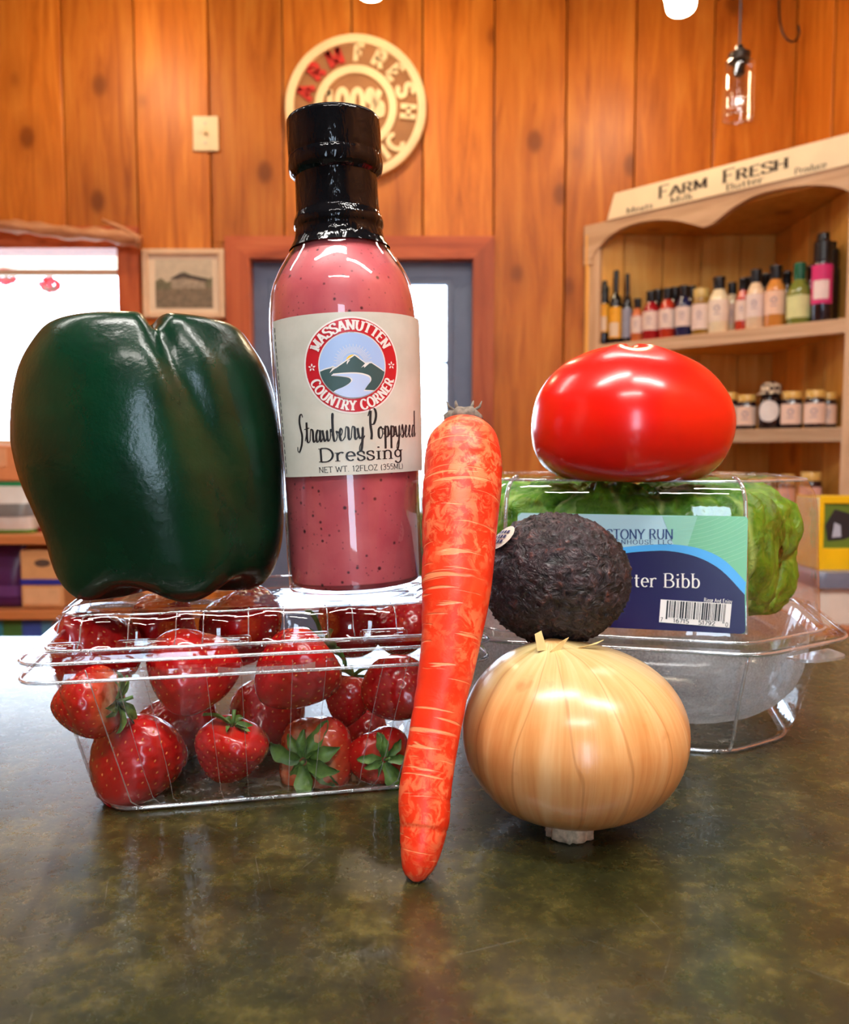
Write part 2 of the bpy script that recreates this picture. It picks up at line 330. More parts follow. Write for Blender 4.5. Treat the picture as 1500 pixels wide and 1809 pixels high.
# char: (advance, [(points, serif at start, serif at end)])   'h' flat serif, 'v' upright serif
G = {
 'A': (.80, [([(.02, 0), (.40, 1)], 'h', 0), ([(.40, 1), (.78, 0)], 0, 'h'), ([(.16, .34), (.64, .34)], 0, 0)]),
 'B': (.72, [([(.12, 0), (.12, 1)], 'h', 'h'), ([(.12, 1), (.36, 1)] + arc(.36, .76, .24, .24, 90, -90) + [(.12, .52)], 0, 0), ([(.12, .52), (.38, .52)] + arc(.38, .26, .28, .26, 90, -90) + [(.12, 0)], 0, 0)]),
 'C': (.76, [(arc(.42, .5, .38, .5, 42, 318, 22), 'v', 'v')]),
 'D': (.82, [([(.12, 0), (.12, 1)], 'h', 'h'), ([(.12, 1), (.34, 1)] + arc(.34, .5, .42, .5, 90, -90, 18) + [(.12, 0)], 0, 0)]),
 'E': (.70, [([(.12, 0), (.12, 1)], 'h', 'h'), ([(.12, 1), (.62, 1)], 0, 'v'), ([(.12, .52), (.48, .52)], 0, 'v'), ([(.12, 0), (.64, 0)], 0, 'v')]),
 'F': (.64, [([(.12, 0), (.12, 1)], 'h', 'h'), ([(.12, 1), (.60, 1)], 0, 'v'), ([(.12, .52), (.46, .52)], 0, 'v')]),
 'G': (.82, [(arc(.42, .5, .38, .5, 42, 340, 22), 'v', 0), ([(.74, .02), (.74, .42), (.50, .42)], 0, 0)]),
 'H': (.84, [([(.12, 0), (.12, 1)], 'h', 'h'), ([(.72, 0), (.72, 1)], 'h', 'h'), ([(.12, .52), (.72, .52)], 0, 0)]),
 'I': (.34, [([(.17, 0), (.17, 1)], 'h', 'h')]),
 'L': (.64, [([(.12, 0), (.12, 1)], 'h', 'h'), ([(.12, 0), (.60, 0)], 0, 'v')]),
 'M': (.98, [([(.12, 0), (.12, 1)], 'h', 'h'), ([(.12, 1), (.48, .12)], 0, 0), ([(.48, .12), (.84, 1)], 0, 0), ([(.84, 1), (.84, 0)], 'h', 'h')]),
 'N': (.84, [([(.12, 0), (.12, 1)], 'h', 'h'), ([(.12, 1), (.72, 0)], 0, 0), ([(.72, 0), (.72, 1)], 0, 'h')]),
 'O': (.86, [(arc(.43, .5, .38, .5, 0, 360, 26), 0, 0)]),
 'P': (.68, [([(.12, 0), (.12, 1)], 'h', 'h'), ([(.12, 1), (.36, 1)] + arc(.36, .74, .26, .26, 90, -90) + [(.12, .48)], 0, 0)]),
 'R': (.76, [([(.12, 0), (.12, 1)], 'h', 'h'), ([(.12, 1), (.36, 1)] + arc(.36, .75, .25, .25, 90, -90) + [(.12, .50)], 0, 0), ([(.38, .50), (.68, 0)], 0, 'h')]),
 'S': (.66, [(S_UP, 'v', 'v')]),
 'T': (.74, [([(.37, 0), (.37, 1)], 'h', 0), ([(.04, 1), (.70, 1)], 'v', 'v')]),
 'U': (.82, [([(.12, 1), (.12, .36)] + arc(.41, .36, .29, .36, 180, 360) + [(.70, 1)], 'h', 'h')]),
 'W': (1.1, [([(.04, 1), (.28, 0)], 'h', 0), ([(.28, 0), (.54, .9)], 0, 0), ([(.54, .9), (.80, 0)], 0, 0), ([(.80, 0), (1.04, 1)], 0, 'h')]),
 'Y': (.76, [([(.04, 1), (.38, .48)], 'h', 0), ([(.72, 1), (.38, .48)], 'h', 0), ([(.38, .48), (.38, 0)], 0, 'h')]),
 'Z': (.70, [([(.08, 1), (.62, 1)], 'v', 0), ([(.62, 1), (.08, 0)], 0, 0), ([(.08, 0), (.64, 0)], 0, 'v')]),
 '0': (.70, [(arc(.35, .5, .28, .5, 0, 360, 24), 0, 0)]),
 '1': (.44, [([(.08, .82), (.24, 1)], 0, 0), ([(.24, 1), (.24, 0)], 0, 'h')]),
 '2': (.64, [(spl([(.08, .74), (.18, .96), (.38, 1), (.54, .86), (.52, .62), (.32, .36), (.08, 0)]), 0, 0), ([(.08, 0), (.58, 0)], 0, 'v')]),
 '3': (.64, [(spl([(.08, .86), (.28, 1), (.50, .90), (.50, .66), (.28, .54)]), 0, 0), (spl([(.28, .54), (.54, .44), (.56, .16), (.32, 0), (.06, .12)]), 0, 0)]),
 '5': (.64, [([(.54, 1), (.14, 1), (.11, .55)], 0, 0), (spl([(.11, .55), (.34, .64), (.55, .48), (.54, .16), (.32, 0), (.06, .10)]), 0, 0)]),
 '6': (.66, [(spl([(.52, .96), (.26, .84), (.10, .5), (.10, .2), (.32, 0), (.56, .14), (.56, .42), (.34, .56), (.11, .40)]), 0, 0)]),
 '7': (.60, [([(.06, 1), (.54, 1), (.22, 0)], 0, 0)]),
 '9': (.66, [(spl([(.12, .04), (.40, .18), (.55, .5), (.55, .8), (.34, 1), (.10, .86), (.10, .58), (.32, .44), (.55, .60)]), 0, 0)]),
 '%': (.94, [(arc(.22, .76, .15, .22, 0, 360, 14), 0, 0), (arc(.72, .24, .15, .22, 0, 360, 14), 0, 0), ([(.22, 0), (.74, 1)], 0, 0)]),
 '(': (.36, [(arc(.48, .42, .34, .66, 128, 232, 10), 0, 0)]), ')': (.36, [(arc(-.12, .42, .34, .66, 52, -52, 10), 0, 0)]),
 '.': (.26, [([(.12, .0), (.12, .09)], 0, 0)]), '-': (.4, [([(.06, .36), (.34, .36)], 0, 0)]), ' ': (.36, []),
 'a': (.56, [(spl([(.08, .52), (.18, .65), (.36, .62), (.42, .46), (.42, .12), (.52, .02)]), 0, 0), (spl([(.42, .38), (.18, .34), (.07, .16), (.20, .0), (.42, .14)]), 0, 0)]),
 'b': (.60, [([(.12, 1.02), (.12, 0)], 'h', 0), (arc(.30, .33, .22, .33, 150, -150, 18), 0, 0)]),
 'c': (.50, [(arc(.30, .33, .23, .33, 48, 312, 16), 0, 0)]),
 'd': (.60, [([(.48, 1.02), (.48, 0)], 'h', 'h'), (arc(.30, .33, .22, .33, 30, 330, 18), 0, 0)]),
 'e': (.54, [([(.07, .36), (.48, .36)] + arc(.28, .34, .21, .32, 4, 312, 20), 0, 0)]),
 'g': (.58, [(arc(.27, .40, .20, .26, 0, 360, 18), 0, 0), ([(.47, .66), (.47, -.06)] + arc(.27, -.06, .20, .24, 0, -160, 12), 'h', 0)]),
 'i': (.32, [([(.16, .64), (.16, 0)], 'h', 'h'), ([(.16, .86), (.16, .96)], 0, 0)]),
 'j': (.30, [([(.16, .64), (.16, -.10)] + arc(.04, -.10, .12, .14, 0, -100, 6), 'h', 0), ([(.16, .86), (.16, .96)], 0, 0)]),
 'k': (.58, [([(.12, 1.02), (.12, 0)], 'h', 'h'), ([(.46, .64), (.14, .30)], 0, 0), ([(.22, .38), (.52, 0)], 0, 'h')]),
 'l': (.30, [([(.15, 1.02), (.15, 0)], 'h', 'h')]),
 'n': (.64, [([(.12, .64), (.12, 0)], 'h', 'h'), ([(.12, .46)] + arc(.31, .44, .19, .21, 160, 0, 10) + [(.50, 0)], 0, 'h')]),
 'o': (.58, [(arc(.29, .33, .23, .33, 0, 360, 20), 0, 0)]),
 'r': (.46, [([(.12, .64), (.12, 0)], 'h', 'h'), (spl([(.12, .44), (.22, .60), (.36, .65), (.43, .58)]), 0, 0)]),
 's': (.44, [(S_LO, 'v', 'v')]),
 't': (.40, [([(.17, .88), (.17, .16)] + arc(.28, .14, .11, .14, 180, 300, 8), 0, 0), ([(.03, .64), (.35, .64)], 0, 0)]),
 'u': (.64, [([(.12, .64), (.12, .22)] + arc(.30, .21, .18, .21, 180, 340, 10), 'h', 0), ([(.50, .64), (.50, 0)], 'h', 'h')]),
 'y': (.58, [([(.06, .64), (.30, .02)], 'h', 0), ([(.54, .64), (.30, .02), (.18, -.26), (.06, -.24)], 'h', 0)]),
}
# brush script used for the product name
SG = {
 'S': (.46, [[(.44, .98), (.40, 1.10), (.30, 1.04), (.25, .82), (.28, .55), (.33, .28), (.26, -.05), (.12, -.30), (.02, -.28), (.03, -.12)]]),
 't': (.24, [[(.00, .08), (.10, .40), (.14, .78), (.12, .40), (.11, .08), (.18, .02), (.26, .12)], [(.00, .52), (.26, .56)]]),
 'r': (.25, [[(.00, .10), (.06, .46), (.10, .50), (.16, .42), (.15, .10), (.20, .02), (.28, .14)]]),
 'a': (.31, [[(.22, .40), (.13, .45), (.04, .22), (.07, .02), (.15, .08), (.23, .44), (.22, .10), (.26, .02), (.33, .14)]]),
 'w': (.38, [[(.02, .44), (.06, .14), (.10, .02), (.17, .12), (.21, .42), (.21, .12), (.26, .02), (.34, .16), (.36, .44), (.40, .34)]]),
 'b': (.28, [[(.02, .20), (.10, .70), (.14, 1.0), (.10, .96), (.07, .40), (.09, .04), (.17, .02), (.24, .20), (.20, .36), (.30, .30)]]),
 'e': (.25, [[(.00, .12), (.10, .20), (.17, .36), (.12, .46), (.05, .26), (.08, .03), (.17, .02), (.27, .16)]]),
 'y': (.29, [[(.02, .44), (.05, .16), (.11, .04), (.18, .16), (.23, .46), (.20, .06), (.13, -.36), (.05, -.42), (.08, -.22), (.30, .14)]]),
 'P': (.38, [[(.14, 1.06), (.10, .60), (.13, .20), (.10, -.02)], [(.02, .86), (.14, 1.14), (.32, 1.10), (.36, .86), (.26, .58), (.12, .54)]]),
 'o': (.27, [[(.16, .44), (.06, .34), (.05, .08), (.14, .01), (.22, .18), (.19, .42), (.15, .40), (.30, .34)]]),
 'p': (.28, [[(.00, .14), (.08, .46), (.07, .10), (.05, -.40)], [(.07, .20), (.14, .44), (.22, .36), (.20, .10), (.11, .04), (.30, .14)]]),
 's': (.23, [[(.00, .10), (.10, .48), (.14, .30), (.17, .10), (.10, .00), (.04, .06), (.26, .14)]]),
 'd': (.34, [[(.22, .40), (.13, .45), (.04, .22), (.07, .02), (.15, .08), (.24, .55), (.29, 1.02), (.26, .55), (.25, .10), (.29, .02), (.38, .16)]]),
 ' ': (.16, []),
}
def ribbon(pts, wf):
    """flat pen stroke along a polyline; wf(direction) gives the width"""
    P = [Vector((x, y)) for x, y in pts]; n = len(P); vs = []
    dirs = [(P[i + 1] - P[i]).normalized() if (P[i + 1] - P[i]).length > 1e-9 else Vector((1, 0)) for i in range(n - 1)]
    for i in range(n):
        a = dirs[max(i - 1, 0)]; b = dirs[min(i, n - 2)]
        d = (a + b); d = d.normalized() if d.length > 0.2 else b
        nn = Vector((-d.y, d.x)); k = 1.0 / max(0.6, nn.dot(Vector((-b.y, b.x))))
        w = wf(d) * 0.5 * k
        vs += [P[i] + nn * w, P[i] - nn * w]
    return vs, [(2 * i, 2 * i + 1, 2 * i + 3, 2 * i + 2) for i in range(n - 1)]
def text_shapes(s, size, style):
    """returns (verts2d, faces, width) of a string, origin at the baseline start"""
    V, F = [], []; x = 0.0
    th, tn = style['thick'], style['thin']; sl, st = style.get('serif', 0), style.get('sth', tn); xs = style.get('xs', 1.0); tr = style.get('track', 0.0)
    caps = style.get('smallcaps')
    def add(vs, fs):
        b = len(V); V.extend(vs); F.extend(tuple(i + b for i in f) for f in fs)
    def wf(d): return tn + (th - tn) * abs(d.y) ** 1.4
    for ch in s:
        k = 1.0
        if caps and ch.islower(): ch = ch.upper(); k = 0.78
        adv, strokes = G[ch]
        for (pts, s0, s1) in strokes:
            q = [(px * xs * k, py * k) for px, py in pts]
            vs, fs = ribbon(q, wf); add([(v + Vector((x, 0))) * size for v in vs], fs)
            if sl:
                for e, f in ((0, s0), (-1, s1)):
                    if not f: continue
                    ex, ey = q[e]; ex += x
                    if f == 'h':
                        top = ey > 0.3 * k
                        y0, y1 = (ey - st, ey) if top else (ey, ey + st)
                        r = (ex - sl - th / 2, ex + sl + th / 2, y0, y1)
                    else:
                        r = (ex - st / 2, ex + st / 2, ey - sl * 1.3, ey + sl * 1.3)
                    add([Vector((r[0], r[2])) * size, Vector((r[1], r[2])) * size, Vector((r[1], r[3])) * size, Vector((r[0], r[3])) * size], [(0, 1, 2, 3)])
        x += adv * xs * k + tr
    return V, F, x * size
def script_shapes(s, size, th=.092, tn=.034):
    V, F = [], []; x = 0.0
    def wf(d): return tn + (th - tn) * max(0.0, -d.y) ** 1.2 + 0.012 * abs(d.y)
    for ch in s:
        adv, strokes = SG[ch]
        for pts in strokes:
            vs, fs = ribbon(spl(pts, 6), wf); b = len(V)
            V.extend((v + Vector((x, 0))) * size for v in vs); F.extend(tuple(i + b for i in f) for f in fs)
        x += adv * 1.02
    return V, F, x * size
class Print:
    """flat print: 2-d shapes, laid onto a plane or wrapped round a cylinder"""
    def __init__(s): s.v = []; s.f = []
    def add(s, V, F, fn=None):
        b = len(s.v); s.v += [(fn(Vector(v[:2]) if not isinstance(v, Vector) else v) if fn else v) for v in V]
        s.f += [tuple(i + b for i in f) for f in F]; return s
    def text(s, st, size, style, x=0, y=0, align='c', rot=0.0, width=None):
        V, F, w = text_shapes(st, size, style); k = (width / w) if width else 1.0
        w *= k; ox = {'c': -w / 2, 'l': 0, 'r': -w}[align]; c, sn = math.cos(rot), math.sin(rot)
        def fn(v):
            a, b = v.x * k + ox, v.y; return (x + a * c - b * sn, y + a * sn + b * c)
        return s.add(V, F, fn)
    def script(s, st, size, x, y, width, rot=0.0):
        V, F, w = script_shapes(st, size); k = width / w; c, sn = math.cos(rot), math.sin(rot)
        return s.add(V, F, lambda v: (x + (v.x * k - width / 2) * c - v.y * sn, y + (v.x * k - width / 2) * sn + v.y * c))
    def arc_text(s, st, size, style, cx, cy, R, mid, span, inside=False):
        """letters along a circle; mid and span in degrees; inside = reads along the bottom"""
        V, F, w = text_shapes(st, size, style)
        def fn(v):
            t = v.x / w - 0.5
            if inside:
                a = math.radians(mid + t * span); r = R - v.y
            else:
                a = math.radians(mid - t * span); r = R + v.y
            return (cx + r * math.cos(a), cy + r * math.sin(a))
        return s.add(V, F, fn)
    def poly(s, pts):
        tris = tessellate_polygon([[Vector((x, y, 0)) for x, y in pts]])
        return s.add([tuple(p) for p in pts], [tuple(t) for t in tris])
    def rect(s, x0, x1, y0, y1): return s.add([(x0, y0), (x1, y0), (x1, y1), (x0, y1)], [(0, 1, 2, 3)])
    def ring(s, cx, cy, r0, r1, n=64):
        vs = []
        for j in range(n):
            a = 2 * PI * j / n; vs += [(cx + r0 * math.cos(a), cy + r0 * math.sin(a)), (cx + r1 * math.cos(a), cy + r1 * math.sin(a))]
        return s.add(vs, [(2 * j, 2 * j + 1, 2 * ((j + 1) % n) + 1, 2 * ((j + 1) % n)) for j in range(n)])
    def disc(s, cx, cy, r, n=48): return s.add([(cx + r * math.cos(2 * PI * j / n), cy + r * math.sin(2 * PI * j / n)) for j in range(n)], [tuple(range(n))])
    def line(s, pts, w): 
        V, F = ribbon(pts, lambda d: w); return s.add(V, F)
    def wrap(s, name, m, parent, R, phi0, step=0.0012, unit=0.001):
        """x runs round a cylinder of radius R whose front faces -y, y runs up"""
        bm = bmesh.new(); vs = [bm.verts.new((v[0] * unit, v[1] * unit, 0)) for v in s.v]
        for f in s.f:
            try: bm.faces.new([vs[i] for i in f])
            except ValueError: pass
        xs = [v.co.x for v in bm.verts]; x = math.floor(min(xs) / step) * step
        while x < max(xs):
            bmesh.ops.bisect_plane(bm, geom=bm.verts[:] + bm.edges[:] + bm.faces[:], plane_co=(x, 0, 0), plane_no=(1, 0, 0)); x += step
        for v in bm.verts:
            a = phi0 + v.co.x / R; v.co = Vector((R * math.sin(a), -R * math.cos(a), v.co.y))
        bmesh.ops.recalc_face_normals(bm, faces=bm.faces)
        me = bpy.data.meshes.new(name); bm.to_mesh(me); bm.free()
        me.polygons.foreach_set('use_smooth', [True] * len(me.polygons))
        return link(name, me, m, parent)
    def flat(s, name, m, parent, M, off=0.0, unit=0.001, thick=0.0):
        """M maps (x, y, height) to the parent's space"""
        if thick:
            mb = MB(); n = len(s.v)
            bmm = bmesh.new(); vs = [bmm.verts.new((v[0] * unit, v[1] * unit, off)) for v in s.v]
            for f in s.f:
                try: bmm.faces.new([vs[i] for i in f])
                except ValueError: pass
            r = bmesh.ops.extrude_face_region(bmm, geom=bmm.faces[:])
            for e in r['geom']:
                if isinstance(e, bmesh.types.BMVert): e.co.z += thick
            for v in bmm.verts: v.co = M @ v.co
            bmesh.ops.recalc_face_normals(bmm, faces=bmm.faces)
            me = bpy.data.meshes.new(name); bmm.to_mesh(me); bmm.free(); return link(name, me, m, parent)
        me = new_mesh(name, [M @ Vector((v[0] * unit, v[1] * unit, off)) for v in s.v], s.f, None, False)
        return link(name, me, m, parent)
SLAB = dict(thick=.25, thin=.14, serif=.05, sth=.13, track=.10, xs=.92)
TYPE = dict(thick=.085, thin=.065, serif=.075, sth=.055, track=.06)
ROMAN = dict(thick=.135, thin=.05, serif=.06, sth=.035, track=.05)
SANS = dict(thick=.13, thin=.12, track=.06)
BOLD = dict(thick=.30, thin=.26, track=.10)

# ------------------------------------------------------------------ the room
M_PINE = wood('knotty_pine', srgb(160, 82, 14), srgb(206, 118, 34), srgb(226, 146, 56))
M_PINE_Y = wood('knotty_pine_along_y', srgb(150, 80, 24), srgb(205, 122, 48), srgb(226, 148, 70))
M_TRIM = wood('stained_trim', srgb(150, 66, 30), srgb(196, 96, 50), srgb(214, 118, 68), knots=False)
M_TRIMX = wood('stained_trim_level', srgb(150, 66, 30), srgb(196, 96, 50), srgb(214, 118, 68), knots=False, axis='x')
M_GAP = plain('dark_gap', (0.03, 0.012, 0.004), 0.9)
M_DOOR = plain('grey_blue_paint', srgb(106, 120, 148), 0.45, 0.05)
M_GLASS = film('window_glass', base=0.03, gain=0.6, rough=0.01)
M_CREAM = plain('cream_paint', srgb(226, 206, 172), 0.5, 0.05)
M_IVORY = plain('ivory_plastic', srgb(236, 214, 170), 0.35, 0.03)
M_BLACK = plain('black_plastic', (0.012, 0.012, 0.013), 0.3)
M_PLASTER = plain('ceiling_paint', (0.20, 0.185, 0.165), 0.8, 0.04, 4)
M_FLOOR = wood('floor_boards', srgb(70, 44, 26), srgb(110, 74, 46), srgb(136, 96, 62), knots=False, axis='x')

wall_back = struct('wall_back', 'knotty pine board wall behind the counter')
zt, zb = CEIL_Z, FLOOR_Z
DOOR_X0, DOOR_X1, DOOR_ZT = at(400, 440, WALL_Y).x, at(873, 440, WALL_Y).x, at(640, 420, WALL_Y).z
WIN_X0, WIN_X1 = -2.10, at(250, 500, WALL_Y).x
WIN_ZT, WIN_ZB = at(100, 403, WALL_Y).z, 0.10
edges_px = [112, 240, 370, 500, 622, 747, 873, 1000, 1122, 1260]
xs = [at(p, 200, WALL_Y).x for p in edges_px]
xs = [xs[0] - 0.29 * k for k in range(5, 0, -1)] + xs + [RIGHT_X]
xs = [x for x in xs if x > LEFT_X]; xs = [LEFT_X] + xs
# backing behind the boards, round the two openings
mb = MB()
for (x0, x1, z0, z1) in ((LEFT_X, WIN_X0, zb, zt), (WIN_X0, WIN_X1, WIN_ZT, zt), (WIN_X0, WIN_X1, zb, WIN_ZB), (WIN_X1, DOOR_X0, zb, zt), (DOOR_X0, DOOR_X1, DOOR_ZT, zt), (DOOR_X1, RIGHT_X + 0.1, zb, zt)):
    mb.box(x0, x1, WALL_Y + 0.018, WALL_Y + 0.12, z0, z1)
mb.build('backing', M_GAP, wall_back)
random.seed(11)
for i in range(len(xs) - 1):
    x0, x1 = xs[i] + 0.0025, xs[i + 1] - 0.0025; dy = random.uniform(-0.006, 0.002)
    mb = MB(); cx = (x0 + x1) / 2
    def seg(a, b, c, d):
        if b - a > 0.004 and d - c > 0.01: mb.bbox(a - cx, b - cx, dy, 0.02, c, d, 0.004)
    cuts = [(WIN_X0 + 0.02, WIN_X1 - 0.02, WIN_ZB, WIN_ZT - 0.02), (DOOR_X0 + 0.02, DOOR_X1 - 0.02, zb, DOOR_ZT - 0.02)]
    hit = [c for c in cuts if c[0] < x1 and c[1] > x0]
    if not hit: seg(x0, x1, zb, zt)
    else:
        c0, c1, cb, ct = hit[0]
        seg(x0, x1, ct, zt)
        if cb > zb + 0.05: seg(x0, x1, zb, cb)
        seg(x0, min(c0, x1), cb, ct); seg(max(c1, x0), x1, cb, ct)
    mb.build('board', M_PINE, wall_back, (cx, WALL_Y, 0))

wall_right = struct('wall_right', 'knotty pine board wall beside the corner shelf')
MB().box(RIGHT_X + 0.018, RIGHT_X + 0.1, FRONT_Y, WALL_Y + 0.02, zb, zt).build('backing', M_GAP, wall_right)
y = WALL_Y; k = 0
while y > 0.6:
    w = (0.30, 0.24, 0.30, 0.27)[k % 4]; k += 1
    MB().bbox(random.uniform(-0.005, 0.002), 0.02, -w / 2 + 0.0025, w / 2 - 0.0025, zb, zt, 0.004).build('board', M_PINE, wall_right, (RIGHT_X, y - w / 2, 0)); y -= w
tag(MB().bbox(0.0, 0.02, FRONT_Y, y, zb, zt, 0.004).build('near_boarding', M_PINE, wall_right, (RIGHT_X, 0, 0)), kind='stuff')
wl = MB().box(LEFT_X - 0.1, LEFT_X, FRONT_Y, WALL_Y + 0.1, zb, zt).build('wall_left', M_PINE); tag(wl, 'pine wall on the left side of the shop', kind='structure')
mb = MB(); WX = [0.05]
last = LEFT_X
for wx in WX:
    mb.box(last, wx - 0.28, FRONT_Y - 0.1, FRONT_Y, zb, zt); mb.box(wx - 0.28, wx + 0.28, FRONT_Y - 0.1, FRONT_Y, zb, -0.3); mb.box(wx - 0.28, wx + 0.28, FRONT_Y - 0.1, FRONT_Y, 1.2, zt); last = wx + 0.28
mb.box(last, RIGHT_X + 0.1, FRONT_Y - 0.1, FRONT_Y, zb, zt)
tag(mb.build('wall_front', plain('dark_stained_wall', (.075, .055, .042), .7, .15, 3)), 'pine wall with a tall shop window behind the camera', kind='structure')
tag(MB().box(LEFT_X - 0.1, RIGHT_X + 0.1, FRONT_Y - 0.1, WALL_Y + 0.12, zb - 0.08, zb).build('floor', M_FLOOR), 'brown board floor of the shop', kind='structure')
tag(MB().box(LEFT_X - 0.1, RIGHT_X + 0.1, FRONT_Y - 0.1, WALL_Y + 0.12, zt, zt + 0.08).build('ceiling', M_PLASTER), 'pale painted shop ceiling', kind='structure')
M_GROUND = plain('pale_gravel', (0.45, 0.44, 0.42), 0.9, 0.1, 3)
tag(MB().box(-14, 14, WALL_Y + 0.13, 26, zb - 0.3, zb - 0.12).build('ground', M_GROUND), 'pale gravel yard outside the window', kind='structure')
for wx in WX:
    w = struct('window_%d' % (3 + WX.index(wx)), 'shop window behind the camera')
    f = MB()
    for a, b, c, d in ((wx - .28, wx - .25, -.3, 1.2), (wx + .25, wx + .28, -.3, 1.2), (wx - .25, wx + .25, -.3, -.25), (wx - .25, wx + .25, 1.15, 1.2), (wx - .25, wx + .25, .44, .47)):
        f.bbox(a, b, FRONT_Y - 0.07, FRONT_Y - 0.02, c, d)
    f.build('frame', M_CREAM, w)
    MB().box(wx - .26, wx + .26, FRONT_Y - 0.047, FRONT_Y - 0.044, -.26, 1.16).build('pane', M_GLASS, w)

# door
door = struct('door_1', 'grey blue door with a large glass pane in a wooden casing')
dx0, dx1 = at(444, 500, WALL_Y).x, at(835, 500, WALL_Y).x; dzt = at(640, 459, WALL_Y).z
y0, y1 = WALL_Y - 0.028, WALL_Y + 0.02
MB().prism([(DOOR_X0, zb), (dx0, zb), (dx0, dzt), (DOOR_X0, DOOR_ZT)], y0, y1).build('casing_side', M_TRIM, door)
MB().prism([(dx1, zb), (DOOR_X1, zb), (DOOR_X1, DOOR_ZT), (dx1, dzt)], y0, y1).build('casing_side', M_TRIM, door)
MB().prism([(DOOR_X0, DOOR_ZT), (dx0, dzt), (dx1, dzt), (DOOR_X1, DOOR_ZT)], y0, y1).build('casing_head', M_TRIMX, door)
gx0, gx1 = at(487, 600, WALL_Y + .06).x, at(790, 600, WALL_Y + .06).x
gz1, gz0 = at(640, 503, WALL_Y + .06).z, at(640, 905, WALL_Y + .06).z
mb = MB()
for a, b, c, d in ((dx0, gx0, zb, dzt), (gx1, dx1, zb, dzt), (gx0, gx1, gz1, dzt), (gx0, gx1, zb, gz0)): mb.box(a, b, WALL_Y + .04, WALL_Y + .085, c, d)
mb.build('door_leaf', M_DOOR, door)
mb = MB()
for a, b, c, d in ((gx0 - .02, gx0 + .005, gz0, gz1), (gx1 - .005, gx1 + .02, gz0, gz1), (gx0 - .02, gx1 + .02, gz1 - .005, gz1 + .02), (gx0 - .02, gx1 + .02, gz0 - .02, gz0 + .005)): mb.bbox(a, b, WALL_Y + .03, WALL_Y + .042, c, d, .004)
mb.build('glazing_bead', M_DOOR, door)
MB().box(gx0, gx1, WALL_Y + .06, WALL_Y + .064, gz0, gz1).build('pane', M_GLASS, door)
p = at(787, 641, WALL_Y + .03)
MB().bbox(p.x - .02, p.x + .012, WALL_Y + .018, WALL_Y + .032, p.z - .007, p.z + .007, .003).build('pane_clip', M_DOOR, door)
MB().box(dx0, dx1, WALL_Y + .02, WALL_Y + .12, dzt, dzt + .02).box(dx0 - .02, dx0, WALL_Y + .02, WALL_Y + .12, zb, dzt).box(dx1, dx1 + .02, WALL_Y + .02, WALL_Y + .12, zb, dzt).build('jamb', M_TRIM, door)
kn = MB(); kn.lathe([(.024, 0), (.024, .006), (.010, .01), (.010, .035), (.026, .045), (.03, .06), (.022, .074), (.0, .078)], 20)
kn.build('door_knob', plain('brass', (0.6, 0.42, 0.16), 0.3, metal=1.0), door, (dx1 - .065, WALL_Y + .04, -.12), (PI / 2, 0, 0), True)

# window on the left
win = struct('window_1', 'bright window in a wooden casing on the left')
wx0, wx1 = WIN_X0 + .085, at(214, 560, WALL_Y).x; wzt, wzb = at(100, 441, WALL_Y).z, WIN_ZB + .06
MB().prism([(wx1, WIN_ZB), (WIN_X1, WIN_ZB), (WIN_X1, WIN_ZT), (wx1, wzt)], y0, y1).build('casing_side', M_TRIM, win)
MB().prism([(WIN_X0, WIN_ZB), (wx0, WIN_ZB), (wx0, wzt), (WIN_X0, WIN_ZT)], y0, y1).build('casing_side', M_TRIM, win)
MB().prism([(WIN_X0, WIN_ZT), (wx0, wzt), (wx1, wzt), (WIN_X1, WIN_ZT)], y0, y1).build('casing_head', M_TRIMX, win)
MB().bbox(WIN_X0 - .03, WIN_X1 + .03, WALL_Y - .07, WALL_Y + .12, WIN_ZB - .03, wzb, .006).build('window_sill', M_TRIMX, win)
MB().box(wx0, wx1, WALL_Y + .02, WALL_Y + .12, wzt, wzt + .02).box(wx0 - .02, wx0, WALL_Y + .02, WALL_Y + .12, wzb, wzt).box(wx1, wx1 + .02, WALL_Y + .02, WALL_Y + .12, wzb, wzt).build('jamb', M_TRIM, win)
f = MB(); sz = at(100, 482, WALL_Y + .1).z
for a, b, c, d in ((wx0, wx0 + .03, wzb, wzt), (wx1 - .012, wx1, wzb, wzt), (wx0, wx1, wzb, wzb + .04), (wx0, wx1, sz - .012, sz + .012)): f.bbox(a, b, WALL_Y + .085, WALL_Y + .115, c, d, .004)
f.build('sash', M_CREAM, win)
MB().box(wx0, wx1, WALL_Y + .098, WALL_Y + .101, wzb, wzt).build('pane', M_GLASS, win)
